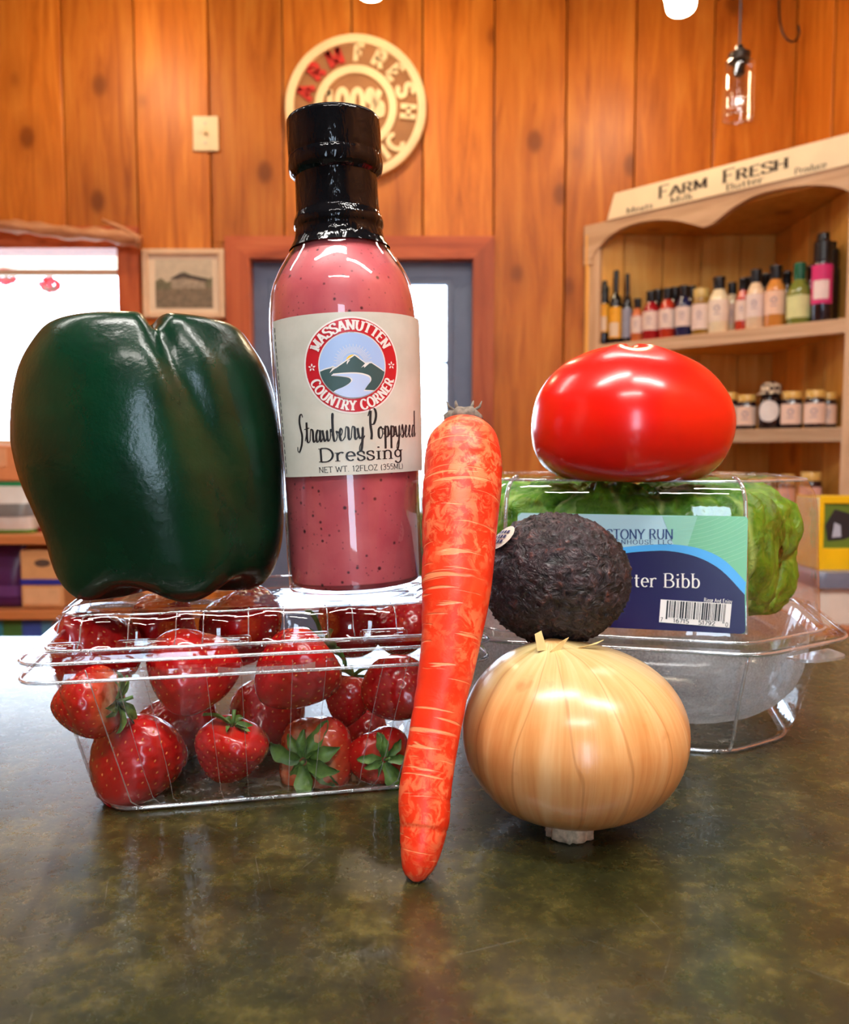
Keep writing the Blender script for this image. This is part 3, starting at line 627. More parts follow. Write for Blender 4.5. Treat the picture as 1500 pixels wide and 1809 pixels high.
# porch outside: a pale beam with two hanging baskets
p0, p1 = at(-120, 446, 4.6), at(225, 474, 4.6)
tag(MB().bbox(p0.x - .8, p1.x + .5, 4.55, 4.70, p1.z, p0.z + .25, .01).build('porch_beam', M_CREAM), 'cream porch beam seen outside through the left window', 'beam')
M_RED = plain('red_petals', srgb(200, 30, 40), 0.6, 0.3, 60); M_WICK = plain('dark_wicker', (0.16, 0.08, 0.05), 0.8, 0.4, 80)
for (px, py, lab) in ((88, 506, 'red flowering basket hanging outside the left window, the right of two'), (10, 492, 'red flowering basket hanging outside, cut by the left picture edge')):
    c = at(px, py, 4.62); t = thing('hanging_basket', lab, 'hanging basket', c, group='hanging baskets on the porch')
    MB().lathe([(0, -.035), (.025, -.032), (.042, -.01), (.045, .0), (.04, .0)], 20).build('basket', M_WICK, t, smooth=True)
    fl = MB(); random.seed(px)
    for k in range(30):
        d_ = Vector((random.gauss(0, 1), random.gauss(0, 1), random.gauss(0, 1))).normalized() * .046; d_.z = d_.z * .8 + .012
        fl.lathe([(0, d_.z - .018), (.016, d_.z - .008), (.018, d_.z + .004), (0, d_.z + .014)], 7, d_.x, d_.y)
    fl.build('flowers', M_RED, t, smooth=True)['kind'] = 'stuff'
    MB().tube([(0, 0, .02), (0, 0, p0.z - c.z + .05)], .002, 6).build('hanger', M_BLACK, t)

# driftwood branch along the top of the window
M_DRIFT = wood('driftwood', srgb(150, 92, 58), srgb(196, 138, 96), srgb(224, 176, 136), knots=False, axis='x')
pts = [at(px, py, WALL_Y - .075) for px, py in ((-260, 388), (-120, 392), (0, 398), (60, 404), (130, 412), (190, 416), (248, 427))]
mb = MB().tube(catmull(pts, 5), [.024 + .004 * math.sin(k * 1.7) for k in range(31)], 12, fn=lambda t, a: 1 + .12 * math.sin(3 * a + 20 * t))
br = mb.build('driftwood_branch', M_DRIFT, smooth=True); tag(br, 'weathered driftwood branch lying along the top of the window casing', 'branch')
q = [at(px, py, WALL_Y - .08) for px, py in ((246, 424), (215, 404), (180, 388))]
tw = MB().tube(catmull(q, 5), [.017 - .0012 * k for k in range(11)], 8).build('side_twig', M_DRIFT, br, smooth=True)

# ------------------------------------------------------------------ ceiling lamps (housings of the area lights above)
M_WHITE = plain('white_enamel', (0.8, 0.8, 0.78), 0.4, 0.02)
names = ['over the near left of the counter', 'over the near right of the counter', 'behind the camera', 'near the left wall, unseen, added to brighten the walls', 'in front of the back wall, unseen, added to brighten it']
for (lx, ly), nm in zip(CEIL_LAMPS, names):
    t = thing('ceiling_lamp', 'long white tube lamp on the ceiling ' + nm, 'lamp', (lx, ly, CEIL_Z), group='tube lamps on the ceiling')
    MB().bbox(-.62, .62, -.09, .09, -.06, 0, .01).build('housing', M_WHITE, t)
    MB().bbox(-.60, .60, -.075, -.066, -.105, -.055, .003).bbox(-.60, .60, .066, .075, -.105, -.055, .003).build('side_reflector', M_WHITE, t)

# ------------------------------------------------------------------ things on the back wall
M_SIGNC = plain('sign_cream', srgb(238, 212, 164), 0.6, 0.08, 9)
M_SIGNT = plain('sign_tan', srgb(158, 108, 64), 0.7, 0.12, 12)
M_SIGNR = plain('sign_red', srgb(196, 40, 26), 0.6, 0.1, 12)
c = at(629, 192, WALL_Y - .02); R = 119 / FPX * WALL_Y
sg = thing('round_sign', 'round raised-letter wall sign, cream and tan with red lettering, above the door', 'sign', (c.x, WALL_Y - .008, c.z))
FM = Matrix(((1, 0, 0, 0), (0, 0, -1, 0), (0, 1, 0, 0), (0, 0, 0, 1)))   # (x, y, h) -> (x, -h, y)
def vring(r0, r1, h0, h1, hm=None):
    m = MB(); m.lathe([(r0, h0), (r0, h1), ((r0 + r1) / 2, h1 + .004), (r1, h1), (r1, h0)], 72); m.v = [tuple(FM @ Vector(v)) for v in m.v]; return m
mm = MB(); mm.lathe([(R * .97, 0), (R * .97, .014)], 72); mm.v = [tuple(FM @ Vector(v)) for v in mm.v]; mm.build('disc', M_SIGNT, sg)
vring(R * .885, R, .0, .030).build('outer_ring', M_SIGNC, sg, smooth=True, auto=40)
vring(R * .475, R * .585, .012, .026).build('inner_ring', M_SIGNC, sg, smooth=True, auto=40)
def sign_letter(ch, ang, m, inside=False):
    pr = Print(); V, F, w = text_shapes(ch, R * .225, dict(BOLD, thick=.31, thin=.28)); a = math.radians(ang); rb = R * (.635 if not inside else .85)
    rt = a - PI / 2 if not inside else a + PI / 2; cs, sn = math.cos(rt), math.sin(rt)
    pr.add(V, F, lambda v: (rb * math.cos(a) + (v.x - w / 2) * cs - v.y * sn, rb * math.sin(a) + (v.x - w / 2) * sn + v.y * cs))
    pr.flat('letter_' + ch.lower(), m, sg, FM, .012, 1.0, .012)
for ch, an in zip('FARM', (187, 162, 137, 112)): sign_letter(ch, an, M_SIGNR)
for ch, an in zip('FRESH', (85, 62, 40, 18, -5)): sign_letter(ch, an, M_SIGNC)
for ch, an in zip('ORGANIC', (-142, -125, -107, -89, -71, -55, -40)): sign_letter(ch, an, M_SIGNC, True)
Print().text('100%', R * .34, dict(BOLD, track=.12), 0, -.10 * R, width=R * .86).flat('number', M_SIGNC, sg, FM, .012, 1.0, .012)

a, b = at(342, 268, WALL_Y - .006), at(386, 206, WALL_Y - .006)
sw = thing('switch_plate', 'ivory light switch plate on the pine boards', 'light switch', ((a.x + b.x) / 2, WALL_Y - .006, (a.z + b.z) / 2))
w, h = (b.x - a.x) / 2, (b.z - a.z) / 2
MB().bbox(-w, w, -.008, 0, -h, h, .004).build('plate', M_IVORY, sw)
MB().bbox(-.006, .006, -.024, -.006, -.004, .016, .002).build('toggle', M_IVORY, sw)
for s in (-1, 1): MB().lathe([(0, -.001), (.004, 0), (.004, .003)], 10).build('screw', plain('steel_screw', (.5, .45, .4), .35, metal=1.0), sw, (0, -.0095, s * h * .55), (PI / 2, 0, 0))

a, b = at(254, 562, WALL_Y - .02), at(396, 440, WALL_Y - .02)
pf = thing('framed_picture', 'small framed picture of a low building in a pale frame beside the door', 'picture', ((a.x + b.x) / 2, WALL_Y - .008, (a.z + b.z) / 2), (0, 0, 0))
w, h = (b.x - a.x) / 2, (b.z - a.z) / 2; fw = .022
M_FRAME = plain('limed_wood', srgb(232, 196, 158), 0.5, 0.08, 14); M_MAT = plain('mat_board', srgb(238, 214, 184), 0.8, 0.03)
mb = MB()
for (x0, x1, z0, z1) in ((-w, -w + fw, -h, h), (w - fw, w, -h, h), (-w + fw, w - fw, h - fw, h), (-w + fw, w - fw, -h, -h + fw)): mb.bbox(x0, x1, -.022, 0, z0, z1, .004)
mb.build('frame', M_FRAME, pf)
MB().box(-w + .01, w - .01, -.008, -.002, -h + .01, h - .01).build('mat', M_MAT, pf)
pw, ph = w * .70, h * .70
pic = MB().box(-pw, pw, -.0095, -.008, -ph, ph).build('print', plain('print_sky', srgb(206, 190, 164), 0.7, 0.1, 30), pf)
def shape(nm, pts, c, off):
    Print().poly([(x * pw, y * ph) for x, y in pts]).flat(nm, plain('print_' + nm, c, 0.7, 0.25, 60), pic, FM, off, 1.0)
shape('field', [(-1, -1), (1, -1), (1, -.15), (-1, -.25)], srgb(132, 116, 94), .0100)
shape('trees', [(-1, -.25), (-1, .1), (-.8, .25), (-.6, .05), (-.3, .2), (0, .5), (.3, .35), (.9, .2), (1, .3), (1, -.15)], srgb(118, 112, 86), .0103)
shape('building', [(-.45, -.2), (-.45, .2), (-.1, .42), (.75, .15), (.75, -.2)], srgb(166, 150, 128), .0106)
shape('roof', [(-.5, .2), (-.1, .46), (.82, .2), (.75, .08), (-.05, .26), (-.2, .18)], srgb(84, 74, 66), .0109)

# loose cable hanging on the right wall, top right
q = [at(px, py, WALL_Y - .11) for px, py in ((1378, -40), (1377, 25), (1384, 60), (1399, 74), (1412, 62), (1410, 44))]
q[-1].x = min(q[-1].x, RIGHT_X - .004); q = [Vector((min(v.x, RIGHT_X - .006), v.y, v.z)) for v in q]
tag(MB().tube(catmull(q, 6), .0035, 6).build('loose_cable', M_BLACK, smooth=True), 'thin dark loop of cable hanging in the top right corner', 'cable')

# ------------------------------------------------------------------ pendant lamps in front of the back wall
M_JAR = film('jar_glass', tint=(.93, .9, .86), base=0.10, gain=0.8, power=2.0, rough=0.05, bumps=.3, bscale=40)
M_SOCK = plain('bronze_socket', (0.05, 0.035, 0.025), 0.35, metal=0.6)
M_BULB = glow('lit_bulb', (1.0, 0.77, 0.50), 110.0)
M_CLEAR = film('clear_bulb', base=0.08, gain=0.8, power=2.0)
jar_p = at(1305, 150, 2.45)
jl = thing('jar_pendant_lamp', 'unlit pendant lamp made from an upside-down clear glass jar', 'lamp', jar_p)
k = 2.45 / FPX
MB().lathe([(.014, .047 * 1), (.030, .068), (.0425, .058), (.0440, .045), (.0440, -.085), (.0425, -.094)][1:], 32, cap0=False, cap1=False).build('jar', M_JAR, jl, smooth=True)
MB().lathe([(.0435, -.096), (.0455, -.092), (.0435, -.088), (.0415, -.092), (.0435, -.096)], 32, cap0=False, cap1=False).build('jar_lip', M_JAR, jl, smooth=True)
MB().lathe([(.030, .064), (.031, .086), (.018, .094), (.012, .100), (.010, .108), (.0, .109)], 24, cap0=True).build('lid', M_SOCK, jl, smooth=True, auto=40)
MB().lathe([(.016, .064), (.016, .030), (.013, .026)], 18).build('socket', M_SOCK, jl, smooth=True, auto=40)
MB().lathe([(.012, .028), (.014, .016), (.024, -.016), (.027, -.034), (.022, -.052), (.0, -.060)], 20, cap0=False).build('bulb', M_CLEAR, jl, smooth=True)
MB().tube([(0, 0, .105), (0, 0, CEIL_Z - jar_p.z)], .0032, 8).build('cord', M_BLACK, jl)
def lit_lamp(px, py, Y, label, power):
    p = at(px, py, Y)     # the lowest point of the lamp
    t = thing('flood_lamp', label, 'lamp', p, group='lit flood lamps by the back wall')
    MB().lathe([(0, 0), (.036, .002), (.043, .010), (.047, .030), (.058, .085)], 28, cap1=False).build('bulb', M_BULB, t, smooth=True)
    MB().lathe([(.058, .086), (.060, .10), (.050, .14), (.030, .165), (.030, .20), (.010, .205)], 28, cap0=False).build('housing', M_WHITE, t, smooth=True, auto=40)
    MB().tube([(0, 0, .2), (0, 0, CEIL_Z - p.z)], .006, 10).build('stem', M_WHITE, t)
LP = 26
lit_lamp(1203, 22, 2.72, 'lit flood lamp at the top right above the corner shelf', LP)
lit_lamp(655, -6, 2.75, 'lit flood lamp at the top centre above the round sign', LP)
lit_lamp(120, -60, 2.75, 'lit flood lamp above the left window, out of view', LP * .7)

# ------------------------------------------------------------------ corner hutch, set diagonally across the right corner
M_HUTCH = wood('whitewashed_pine', srgb(176, 138, 104), srgb(206, 168, 132), srgb(222, 190, 156), knots=False, axis='x')
M_HUTCHZ = wood('whitewashed_pine_upright', srgb(176, 138, 104), srgb(206, 168, 132), srgb(222, 190, 156), knots=False)
M_GOLDP = wood('golden_pine', srgb(206, 138, 50), srgb(230, 168, 76), srgb(240, 188, 98))
HA = Vector((at(1030, 600, WALL_Y).x, WALL_Y - .012, 0)); HANG = -PI / 4; HL = 1.07
HN = Vector((.70710678, .70710678, 0))
hutch = thing('corner_hutch', 'whitewashed wooden corner hutch with scalloped top and shelves in the right corner', 'hutch', HA, (0, 0, HANG))
def hs(px, py, back=0.0):
    """pixel -> (along the face, height) on the hutch face, 'back' metres behind it"""
    p = on_plane(px, py, HA + HN * back, HN); d = p - HA
    return d.x * .70710678 - d.y * .70710678, p.z, p
ZTOP = hs(1030, 401)[1]
sl, sr = hs(1056, 600)[0], hs(1490, 650)[0]
MB().bbox(0, sl, 0, .025, zb, ZTOP - .06, .004).build('stile', M_HUTCHZ, hutch)
MB().bbox(sr, HL, 0, .025, zb, ZTOP - .06, .004).build('stile', M_HUTCHZ, hutch)
# scalloped valance
low = [hs(x, y)[:2] for x, y in ((1046, 458), (1060, 436), (1085, 412), (1120, 396), (1160, 389), (1195, 390), (1222, 396), (1243, 402), (1262, 394), (1295, 368), (1335, 346), (1380, 334), (1430, 328), (1475, 330), (1500, 338))]
low = [(v.x, v.y) for v in catmull([(x, z, 0) for x, z in low[:8]], 4)] + [(v.x, v.y) for v in catmull([(x, z, 0) for x, z in low[7:]], 4)][1:]
zc = ZTOP - .06 - .05
poly = [(0, ZTOP), (0, low[0][1] - .02), (sl * .6, low[0][1] - .02)] + low + [(HL - .05, low[0][1]), (HL, low[0][1] - .02), (HL, ZTOP)]
MB().prism(poly, -.006, .022).build('valance', M_HUTCH, hutch)
# level boards: triangular with a straight front, reaching into the room corner
DEP = HL / 2
def tri(z0, z1, front=0.0, cut=.012):
    m = MB(); P = [(front * 0 + .012, front), (HL - .012, front), (HL / 2 + .01, DEP - cut), (HL / 2 - .01, DEP - cut)]
    n = 4; vs = [(x, y_, z0) for x, y_ in P] + [(x, y_, z1) for x, y_ in P]
    return m.add(vs, [(0, 3, 2, 1), (4, 5, 6, 7)] + [(i, (i + 1) % n, (i + 1) % n + n, i + n) for i in range(n)])
tri(ZTOP - .035, ZTOP - .010, .022).build('top_board', M_GOLDP, hutch)
SHZ = {'A': (hs(1500, 556)[1] + hs(1135, 604)[1]) / 2, 'B': (hs(1480, 750)[1] + hs(1300, 763)[1]) / 2, 'C': 0.145 - .205, 'D': -.62}
for k_, z_ in SHZ.items():
    th = .046 if k_ != 'D' else .04
    tri(z_ - th + .012, z_ - .001, .03, .02).build('shelf', M_GOLDP, hutch)
    MB().bbox(sl - .01, sr + .01, .004, .032, z_ - th, z_, .004).build('shelf_edge', M_HUTCH, hutch)
# back boards on the two walls inside the hutch
ci, si = math.cos(-HANG), math.sin(-HANG)
for wall in (0, 1):
    n = 5; Lw = HL / math.sqrt(2)
    for i in range(n):
        a0, a1 = Lw * i / n + .0015, Lw * (i + 1) / n - .0015
        if wall == 0: x0, x1, ya, yb = a0, a1, -.016, -.005
        else: x0, x1, ya, yb = Lw - .016, Lw - .005, -a1, -a0
        if x1 - x0 < .002: continue
        cx, cy = (x0 + x1) / 2, (ya + yb) / 2
        m = MB().bbox(x0 - cx, x1 - cx, ya - cy, yb - cy, zb, ZTOP - .036, .002)
        # boards are level with the walls; bring them into the hutch's turned frame
        o = m.build('back_board', M_GOLDP, hutch, (cx * ci - cy * si, cx * si + cy * ci, 0), (0, 0, -HANG))
# lower doors of the hutch
for k in range(2):
    a, b = (sl, (sl + sr) / 2) if k == 0 else ((sl + sr) / 2, sr)
    dr = MB().bbox(a + .004, b - .004, .0, .022, zb + .08, -.68, .004).build('door', M_HUTCHZ, hutch)
    MB().lathe([(.008, 0), (.008, .012), (.014, .018), (.012, .026), (0, .028)], 14).build('knob', M_SOCK, dr, (b - .05 if k == 0 else a + .05, 0, -.80), (PI / 2, 0, 0), True)

# name board standing on the hutch
s0, z0_, _ = hs(1073, 389, -.01); s1 = HL
b0 = hs(1086, 350, -.01)
M_BOARD = plain('ivory_board', srgb(244, 222, 182), 0.55, 0.04, 12); M_INK = plain('brown_black_ink', srgb(52, 34, 22), 0.6, 0.1)
zt1 = hs(1500, 226, -.01)[1]; zt0 = b0[1]
zbt = ZTOP + .0005
sb = thing('name_board', 'long ivory board lettered in dark capitals on top of the corner hutch', 'sign', (HA.x, HA.y, zbt), (0, 0, HANG))
bh = ((zt0 + zt1) / 2 - zbt)
MB().prism([(s0, 0), (s1 + .02, 0), (s1 + .02, bh), (b0[0], bh)], -.012, .012).build('board', M_BOARD, sb)
FB = Matrix(((1, 0, 0, 0), (0, 0, -1, 0), (0, 1, 0, 0), (0, 0, 0, 1)))
def sx(px, py): return hs(px, py, -.012)[0]
fa, fb = sx(1163, 340), sx(1395, 280)
for word, fa, fb in (('Farm', sx(1163, 340), sx(1252, 318)), ('Fresh', sx(1276, 310), sx(1395, 280))):
    Print().text(word, bh * .46, dict(ROMAN, smallcaps=True, thick=.17, thin=.08), (fa + fb) / 2, bh * .36, width=fb - fa).flat('word_' + word.lower(), M_INK, sb, FB, .0128, 1.0)
for word, p0_, p1_ in (('Meats', 1107, 1155), ('Milk', 1184, 1226), ('Butter', 1282, 1350), ('Produce', 1402, 1460)):
    a_, b_ = sx(p0_, 370), sx(p1_, 320)
    Print().text(word, bh * .22, dict(ROMAN, thick=.14, thin=.07), (a_ + b_) / 2, bh * .07, width=b_ - a_).flat('small_lettering', M_INK, sb, FB, .0128, 1.0)

# ------------------------------------------------------------------ bottles and jars on the hutch shelves
_mc = {}
def cm(c, rough=0.25, **k):
    key = (tuple(c), rough)
    if key not in _mc: _mc[key] = plain('tone_%d_%d_%d' % tuple(c), srgb(*c), rough, 0.06, 30, **k)
    return _mc[key]
M_DOT = cm((150, 130, 150), .5)
def shelf_bottle(px, ytop, ybot, wpx, shelf, liquid, capc, labelc, kind, label, back=.055, lab2=None, name='bottle', mark=None, group='bottles on the upper hutch shelf'):
    s, _, p = hs(px, (ytop + ybot) / 2, back)
    depth = p.y; z = SHZ[shelf]; zt_ = at(px, ytop, depth).z; H = max(.06, zt_ - z); r = wpx / 2 / FPX * depth
    t = thing(name, label, 'jar' if kind == 'jar' else 'bottle', (p.x, p.y, z), (0, 0, HANG + .25), group)
    if kind == 'wine': prof = [(r * .9, 0), (r, .006), (r, H * .52), (r * .8, H * .62), (r * .40, H * .70), (r * .36, H * .72)]; cap = [(r * .40, H * .70), (r * .40, H * .985), (r * .34, H)]; lz = (.08 * H, .50 * H)
    elif kind == 'sauce': prof = [(r * .9, 0), (r, .005), (r, H * .55), (r * .85, H * .66), (r * .50, H * .78), (r * .48, H * .80)]; cap = [(r * .52, H * .78), (r * .56, H * .80), (r * .56, H * .95), (r * .62, H * .96), (r * .60, H)]; lz = (.20 * H, .58 * H)
    elif kind == 'tall': prof = [(r * .92, 0), (r, .006), (r, H * .60), (r * .96, H * .66), (r * .80, H * .70)]; cap = [(r * .84, H * .66), (r * .86, H * .90), (r * .60, H * .93), (r * .58, H)]; lz = (.20 * H, .64 * H)
    elif kind == 'squat': prof = [(r * .92, 0), (r, .006), (r, H * .50), (r * .80, H * .62), (r * .50, H * .72), (r * .46, H * .74)]; cap = [(r * .48, H * .72), (r * .50, H * .74), (r * .50, H * .99), (r * .44, H)]; lz = (.10 * H, .46 * H)
    else: prof = [(r * .92, 0), (r, .005), (r, H * .72), (r * .86, H * .80), (r * .82, H * .82)]; cap = [(r * .88, H * .80), (r * .90, H * .82), (r * .90, H * .98), (r * .84, H)]; lz = (.12 * H, .66 * H)
    MB().lathe(prof, 18).build('body', cm(liquid, .12, coat=.5), t, smooth=True, auto=50)
    MB().lathe(cap, 16).build('cap' if kind != 'jar' else 'lid', cm(capc, .3), t, smooth=True, auto=40)
    if labelc:
        l = MB(); l.lathe([(r * 1.015, lz[0]), (r * 1.015, lz[1])], 14, cap0=False, cap1=False, a0=-PI / 2 - 1.25, a1=-PI / 2 + 1.25)
        lo = l.build('label', cm(labelc, .6), t, smooth=True)
        if lab2:
            l = MB(); hh = lz[1] - lz[0]; l.lathe([(r * 1.03, lz[0] + hh * lab2[1]), (r * 1.03, lz[0] + hh * lab2[2])], 8, cap0=False, cap1=False, a0=-PI / 2 - .75, a1=-PI / 2 + .75)
            l.build('label_panel', cm(lab2[0], .6), lo, smooth=True)
        elif mark is not False:
            zc_ = (lz[0] + lz[1]) / 2 + .1 * (lz[1] - lz[0])
            pr = Print().ring(0, zc_, r * .20, r * .30, 20); pr.rect(-r * .32, r * .32, zc_ - r * .58, zc_ - r * .50)
            pr.wrap('label_mark', M_DOT, lo, r * 1.03, 0.0, .004, 1.0)
    return t
BLK, WLAB = (16, 14, 16), (236, 210, 196)
rows = [
 (1067, 497, 608, 21, (20, 16, 18), BLK, (240, 168, 40), 'tall', 'dark bottle with yellow label, nearest the left post of the hutch', .05, ((230, 200, 170), .05, .55)),
 (1088, 478, 610, 23, (22, 18, 18), BLK, (242, 170, 36), 'wine', 'thin-necked dark wine bottle with a yellow label on the upper shelf', .05, ((232, 204, 172), .05, .5)),
 (1108, 484, 606, 18, (24, 20, 22), BLK, (150, 150, 168), 'wine', 'thin-necked black wine bottle with a low silver label', .06, None),
 (1126, 528, 602, 22, (206, 110, 60), BLK, WLAB, 'sauce', 'smallest sauce bottle, right of the three dark wine bottles', .05, None),
 (1150, 515, 601, 29, (168, 24, 34), BLK, WLAB, 'sauce', 'red sauce bottle standing beside the smallest bottle', .05, None),
 (1179, 510, 599, 29, (190, 52, 30), BLK, WLAB, 'sauce', 'orange-red sauce bottle left of the dark blue one', .05, None),
 (1208, 505, 597, 29, (24, 34, 78), BLK, WLAB, 'sauce', 'dark blue syrup bottle with a white label and black cap', .05, None),
 (1238, 511, 590, 30, (150, 112, 40), (206, 176, 104), WLAB, 'jar', 'mustard-coloured jar with a gold lid among the bottles', .05, None),
 (1270, 490, 586, 35, (244, 226, 186), BLK, (238, 216, 196), 'sauce', 'creamy white dressing bottle, the left of two', .05, None),
 (1293, 500, 584, 26, (240, 214, 172), BLK, (226, 190, 172), 'sauce', 'creamy white dressing bottle, the right of two', .12, None),
 (1312, 492, 580, 24, (196, 60, 40), BLK, WLAB, 'sauce', 'narrow red sauce bottle half hidden behind a tan bottle', .07, None),
 (1335, 477, 576, 32, (236, 206, 168), BLK, (236, 212, 200), 'sauce', 'tan dressing bottle in the middle of the upper shelf', .05, None),
 (1370, 470, 570, 35, (214, 138, 62), BLK, (240, 196, 166), 'sauce', 'orange dressing bottle left of the green-capped bottle', .05, None),
 (1412, 465, 562, 40, (120, 128, 52), (20, 92, 62), (218, 216, 150), 'squat', 'pale green bottle with a dark green cap', .05, None),
 (1453, 413, 557, 35, (26, 18, 30), BLK, (214, 40, 110), 'tall', 'tall black bottle with a pink label at the right end', .05, ((240, 214, 206), .12, .6)),
]
for r_ in rows: shelf_bottle(r_[0], r_[1], r_[2], r_[3], 'A', r_[4], r_[5], r_[6], r_[7], r_[8], r_[9], r_[10], mark=(None if r_[6] == WLAB or r_[7] == 'sauce' else False))
backrow = [(1162, 512, 'red one'), (1192, 508, 'orange-red one'), (1222, 506, 'dark blue one'), (1322, 490, 'narrow red one'), (1352, 484, 'tan one'), (1389, 480, 'orange one'), (1432, 470, 'pale green one')]
for (px, yt, nm) in backrow:
    shelf_bottle(px, yt, 585, 27, 'A', (54, 22, 20), BLK, None, 'sauce', 'black-capped bottle in the second row behind the ' + nm, .135, group='second row of bottles on the upper hutch shelf')
shelf_bottle(1467, 428, 557, 30, 'A', (18, 14, 20), BLK, None, 'tall', 'tall black bottle behind the pink-labelled one', .12, group='second row of bottles on the upper hutch shelf')
GOLD = (222, 176, 92)
jars = [(1288, 694, 757, 30, 'jam jar with a gold lid next to the tomato, partly hidden by it', .05),
        (1319, 698, 753, 34, 'jam jar with a gold lid left of the round-labelled jar', .05),
        (1399, 692, 749, 36, 'jam jar with a gold lid right of the round-labelled jar', .05),
        (1440, 690, 748, 36, 'jam jar with a gold lid second from the right end of the middle shelf', .05),
        (1463, 694, 748, 30, 'dark jam jar at the right end of the middle shelf', .10)]
for px, yt, yb_, w_, lb, bk in jars:
    shelf_bottle(px, yt, yb_, w_, 'B', (40, 20, 26), GOLD, (238, 200, 176), 'jar', lb, bk, name='jam_jar', group='jars on the middle hutch shelf')
# jar with a round label and a checked cloth top
s, _, p = hs(1361, 720, .05); r = 20 / FPX * p.y; z = SHZ['B']; H = at(1361, 676, p.y).z - z
t = thing('jam_jar', 'dark jar with a big round white label and a checked cloth cover', 'jar', (p.x, p.y, z), (0, 0, HANG + .25), 'jars on the middle hutch shelf')
MB().lathe([(r * .9, 0), (r, .006), (r * 1.02, H * .45), (r * .9, H * .66), (r * .7, H * .74)], 20).build('body', cm((30, 20, 24), .12, coat=.5), t, smooth=True)
l = Print().disc(0, H * .38, r * .92, 28); l.wrap('label', cm((232, 222, 214), .6), t, r * 1.04, 0, .004, 1.0)
def chk(name, c1, c2, sc_):
    m, N, L, b = nt(name); tc = N.new('ShaderNodeTexCoord'); ck = N.new('ShaderNodeTexChecker'); ck.inputs['Scale'].default_value = sc_
    ck.inputs[1].default_value = col4(srgb(*c1)); ck.inputs[2].default_value = col4(srgb(*c2)); L.new(tc.outputs['Object'], ck.inputs['Vector']); L.new(ck.outputs[0], b.inputs['Base Color']); sset(b, rough=.8); return m
MB().lathe([(r * 1.15, H * .74), (r * .85, H * .80), (r * .86, H * .94), (r * .5, H), (0, H)], 24, cap0=False, wob=lambda a, z_: 1 + (.06 * math.sin(9 * a) if z_ < H * .9 else 0)).build('cloth_cover', chk('checked_cloth', (214, 190, 160), (70, 52, 48), 70), t, smooth=True)
for px, yt, w_, lb in ((1274, 838, 32, 'gold-lidded jar on the lower shelf right beside the tomato'), (1307, 836, 30, 'gold-lidded jar on the lower shelf, second right of the tomato'), (1332, 838, 24, 'gold-lidded jar on the lower shelf, third right of the tomato'), (1358, 838, 26, 'gold-lidded jar on the lower shelf, fourth right of the tomato'), (1390, 838, 30, 'gold-lidded jar on the lower shelf next to the last one'), (1432, 834, 38, 'gold-lidded dark jar at the right end of the lower shelf')):
    shelf_bottle(px, yt, 890, w_, 'C', (44, 22, 26), GOLD, (232, 176, 160), 'jar', lb, .06, name='jam_jar', group='jars on the lower hutch shelf')

# ------------------------------------------------------------------ display shelf under the left window
M_SHELF = wood('orange_shelf_wood', srgb(176, 98, 50), srgb(214, 140, 84), srgb(228, 160, 104), knots=False, axis='x')
SY = 2.60
u = thing('display_shelf', 'orange wooden display shelf under the left window', 'shelf', (-1.3, SY, zb))
zs = [at(20, 783, SY).z, at(20, 945, SY).z, at(20, 1078, SY).z, at(20, 1230, SY).z]
for z_ in zs[1:]: MB().bbox(-.55, .42, -.01, .34, z_ - zb - .03, z_ - zb, .004).build('shelf_board', M_SHELF, u)
for x_ in (-.55, .40): MB().bbox(x_, x_ + .022, 0, .34, 0, zs[1] - zb, .004).build('side_board', M_SHELF, u)
MB().bbox(-.55, .42, .335, .345, 0, zs[1] - zb - .03, .002).build('back_board', M_SHELF, u)
def sbox(name, px0, px1, py0, py1, dep, c, label, cat, extra=(), Y=SY + .02, grp=None):
    a, b = at(px0, py1, Y), at(px1, py0, Y)
    t = thing(name, label, cat, ((a.x + b.x) / 2, Y + dep / 2, a.z), group=grp); w_, h_ = (b.x - a.x) / 2, b.z - a.z
    MB().bbox(-w_, w_, -dep / 2, dep / 2, 0, h_, .006).build('body', cm(c, .55), t)
    for (nm, u0, u1, v0, v1, cc) in extra:
        MB().bbox(-w_ + u0 * 2 * w_, -w_ + u1 * 2 * w_, -dep / 2 - .003, -dep / 2 + .002, v0 * h_, v1 * h_, .001).build(nm, cm(cc, .55), t)
    return t
def bag(name, px0, px1, py0, py1, c, label, bands, Y=SY + .03, grp=None):
    a, b = at(px0, py1, Y), at(px1, py0, Y); w_, h_ = (b.x - a.x) / 2, b.z - a.z
    t = thing(name, label, 'bag', ((a.x + b.x) / 2, Y + .05, a.z), group=grp)
    rings = []
    for i in range(13):
        v = i / 12; dpt = .045 * (1 - v ** 3) * (0.75 + .25 * math.sin(PI * min(1, v * 1.3))) + .003; ww = w_ * (1 - .06 * math.sin(PI * v))
        rings.append([(ww * math.copysign(abs(math.cos(q)) ** .5, math.cos(q)), dpt * math.copysign(abs(math.sin(q)) ** .8, math.sin(q)), v * h_) for q in [2 * PI * k / 24 for k in range(24)]])
    def part(i0, i1, nm, cc, sc_=1.0):
        m = MB().loft([[(x * (1 if sc_ == 1 else 1.004), y_ * sc_, z_) for x, y_, z_ in r] for r in rings[i0:i1 + 1]], cap0=(i0 == 0), cap1=(i1 == 12)); return m.build(nm, cm(cc, .35), t, smooth=True)
    part(0, 12, 'body', c)
    for nm, i0, i1, cc in bands: part(i0, i1, nm, cc, 1.04)
    return t
bag('snack_bag', -42, 49, 852, 944, (214, 206, 198), 'white snack bag with a green top and dark print on the display shelf', [('green_band', 11, 12, (24, 120, 70)), ('green_foot', 0, 1, (110, 160, 70)), ('print_band', 4, 7, (120, 116, 112))])
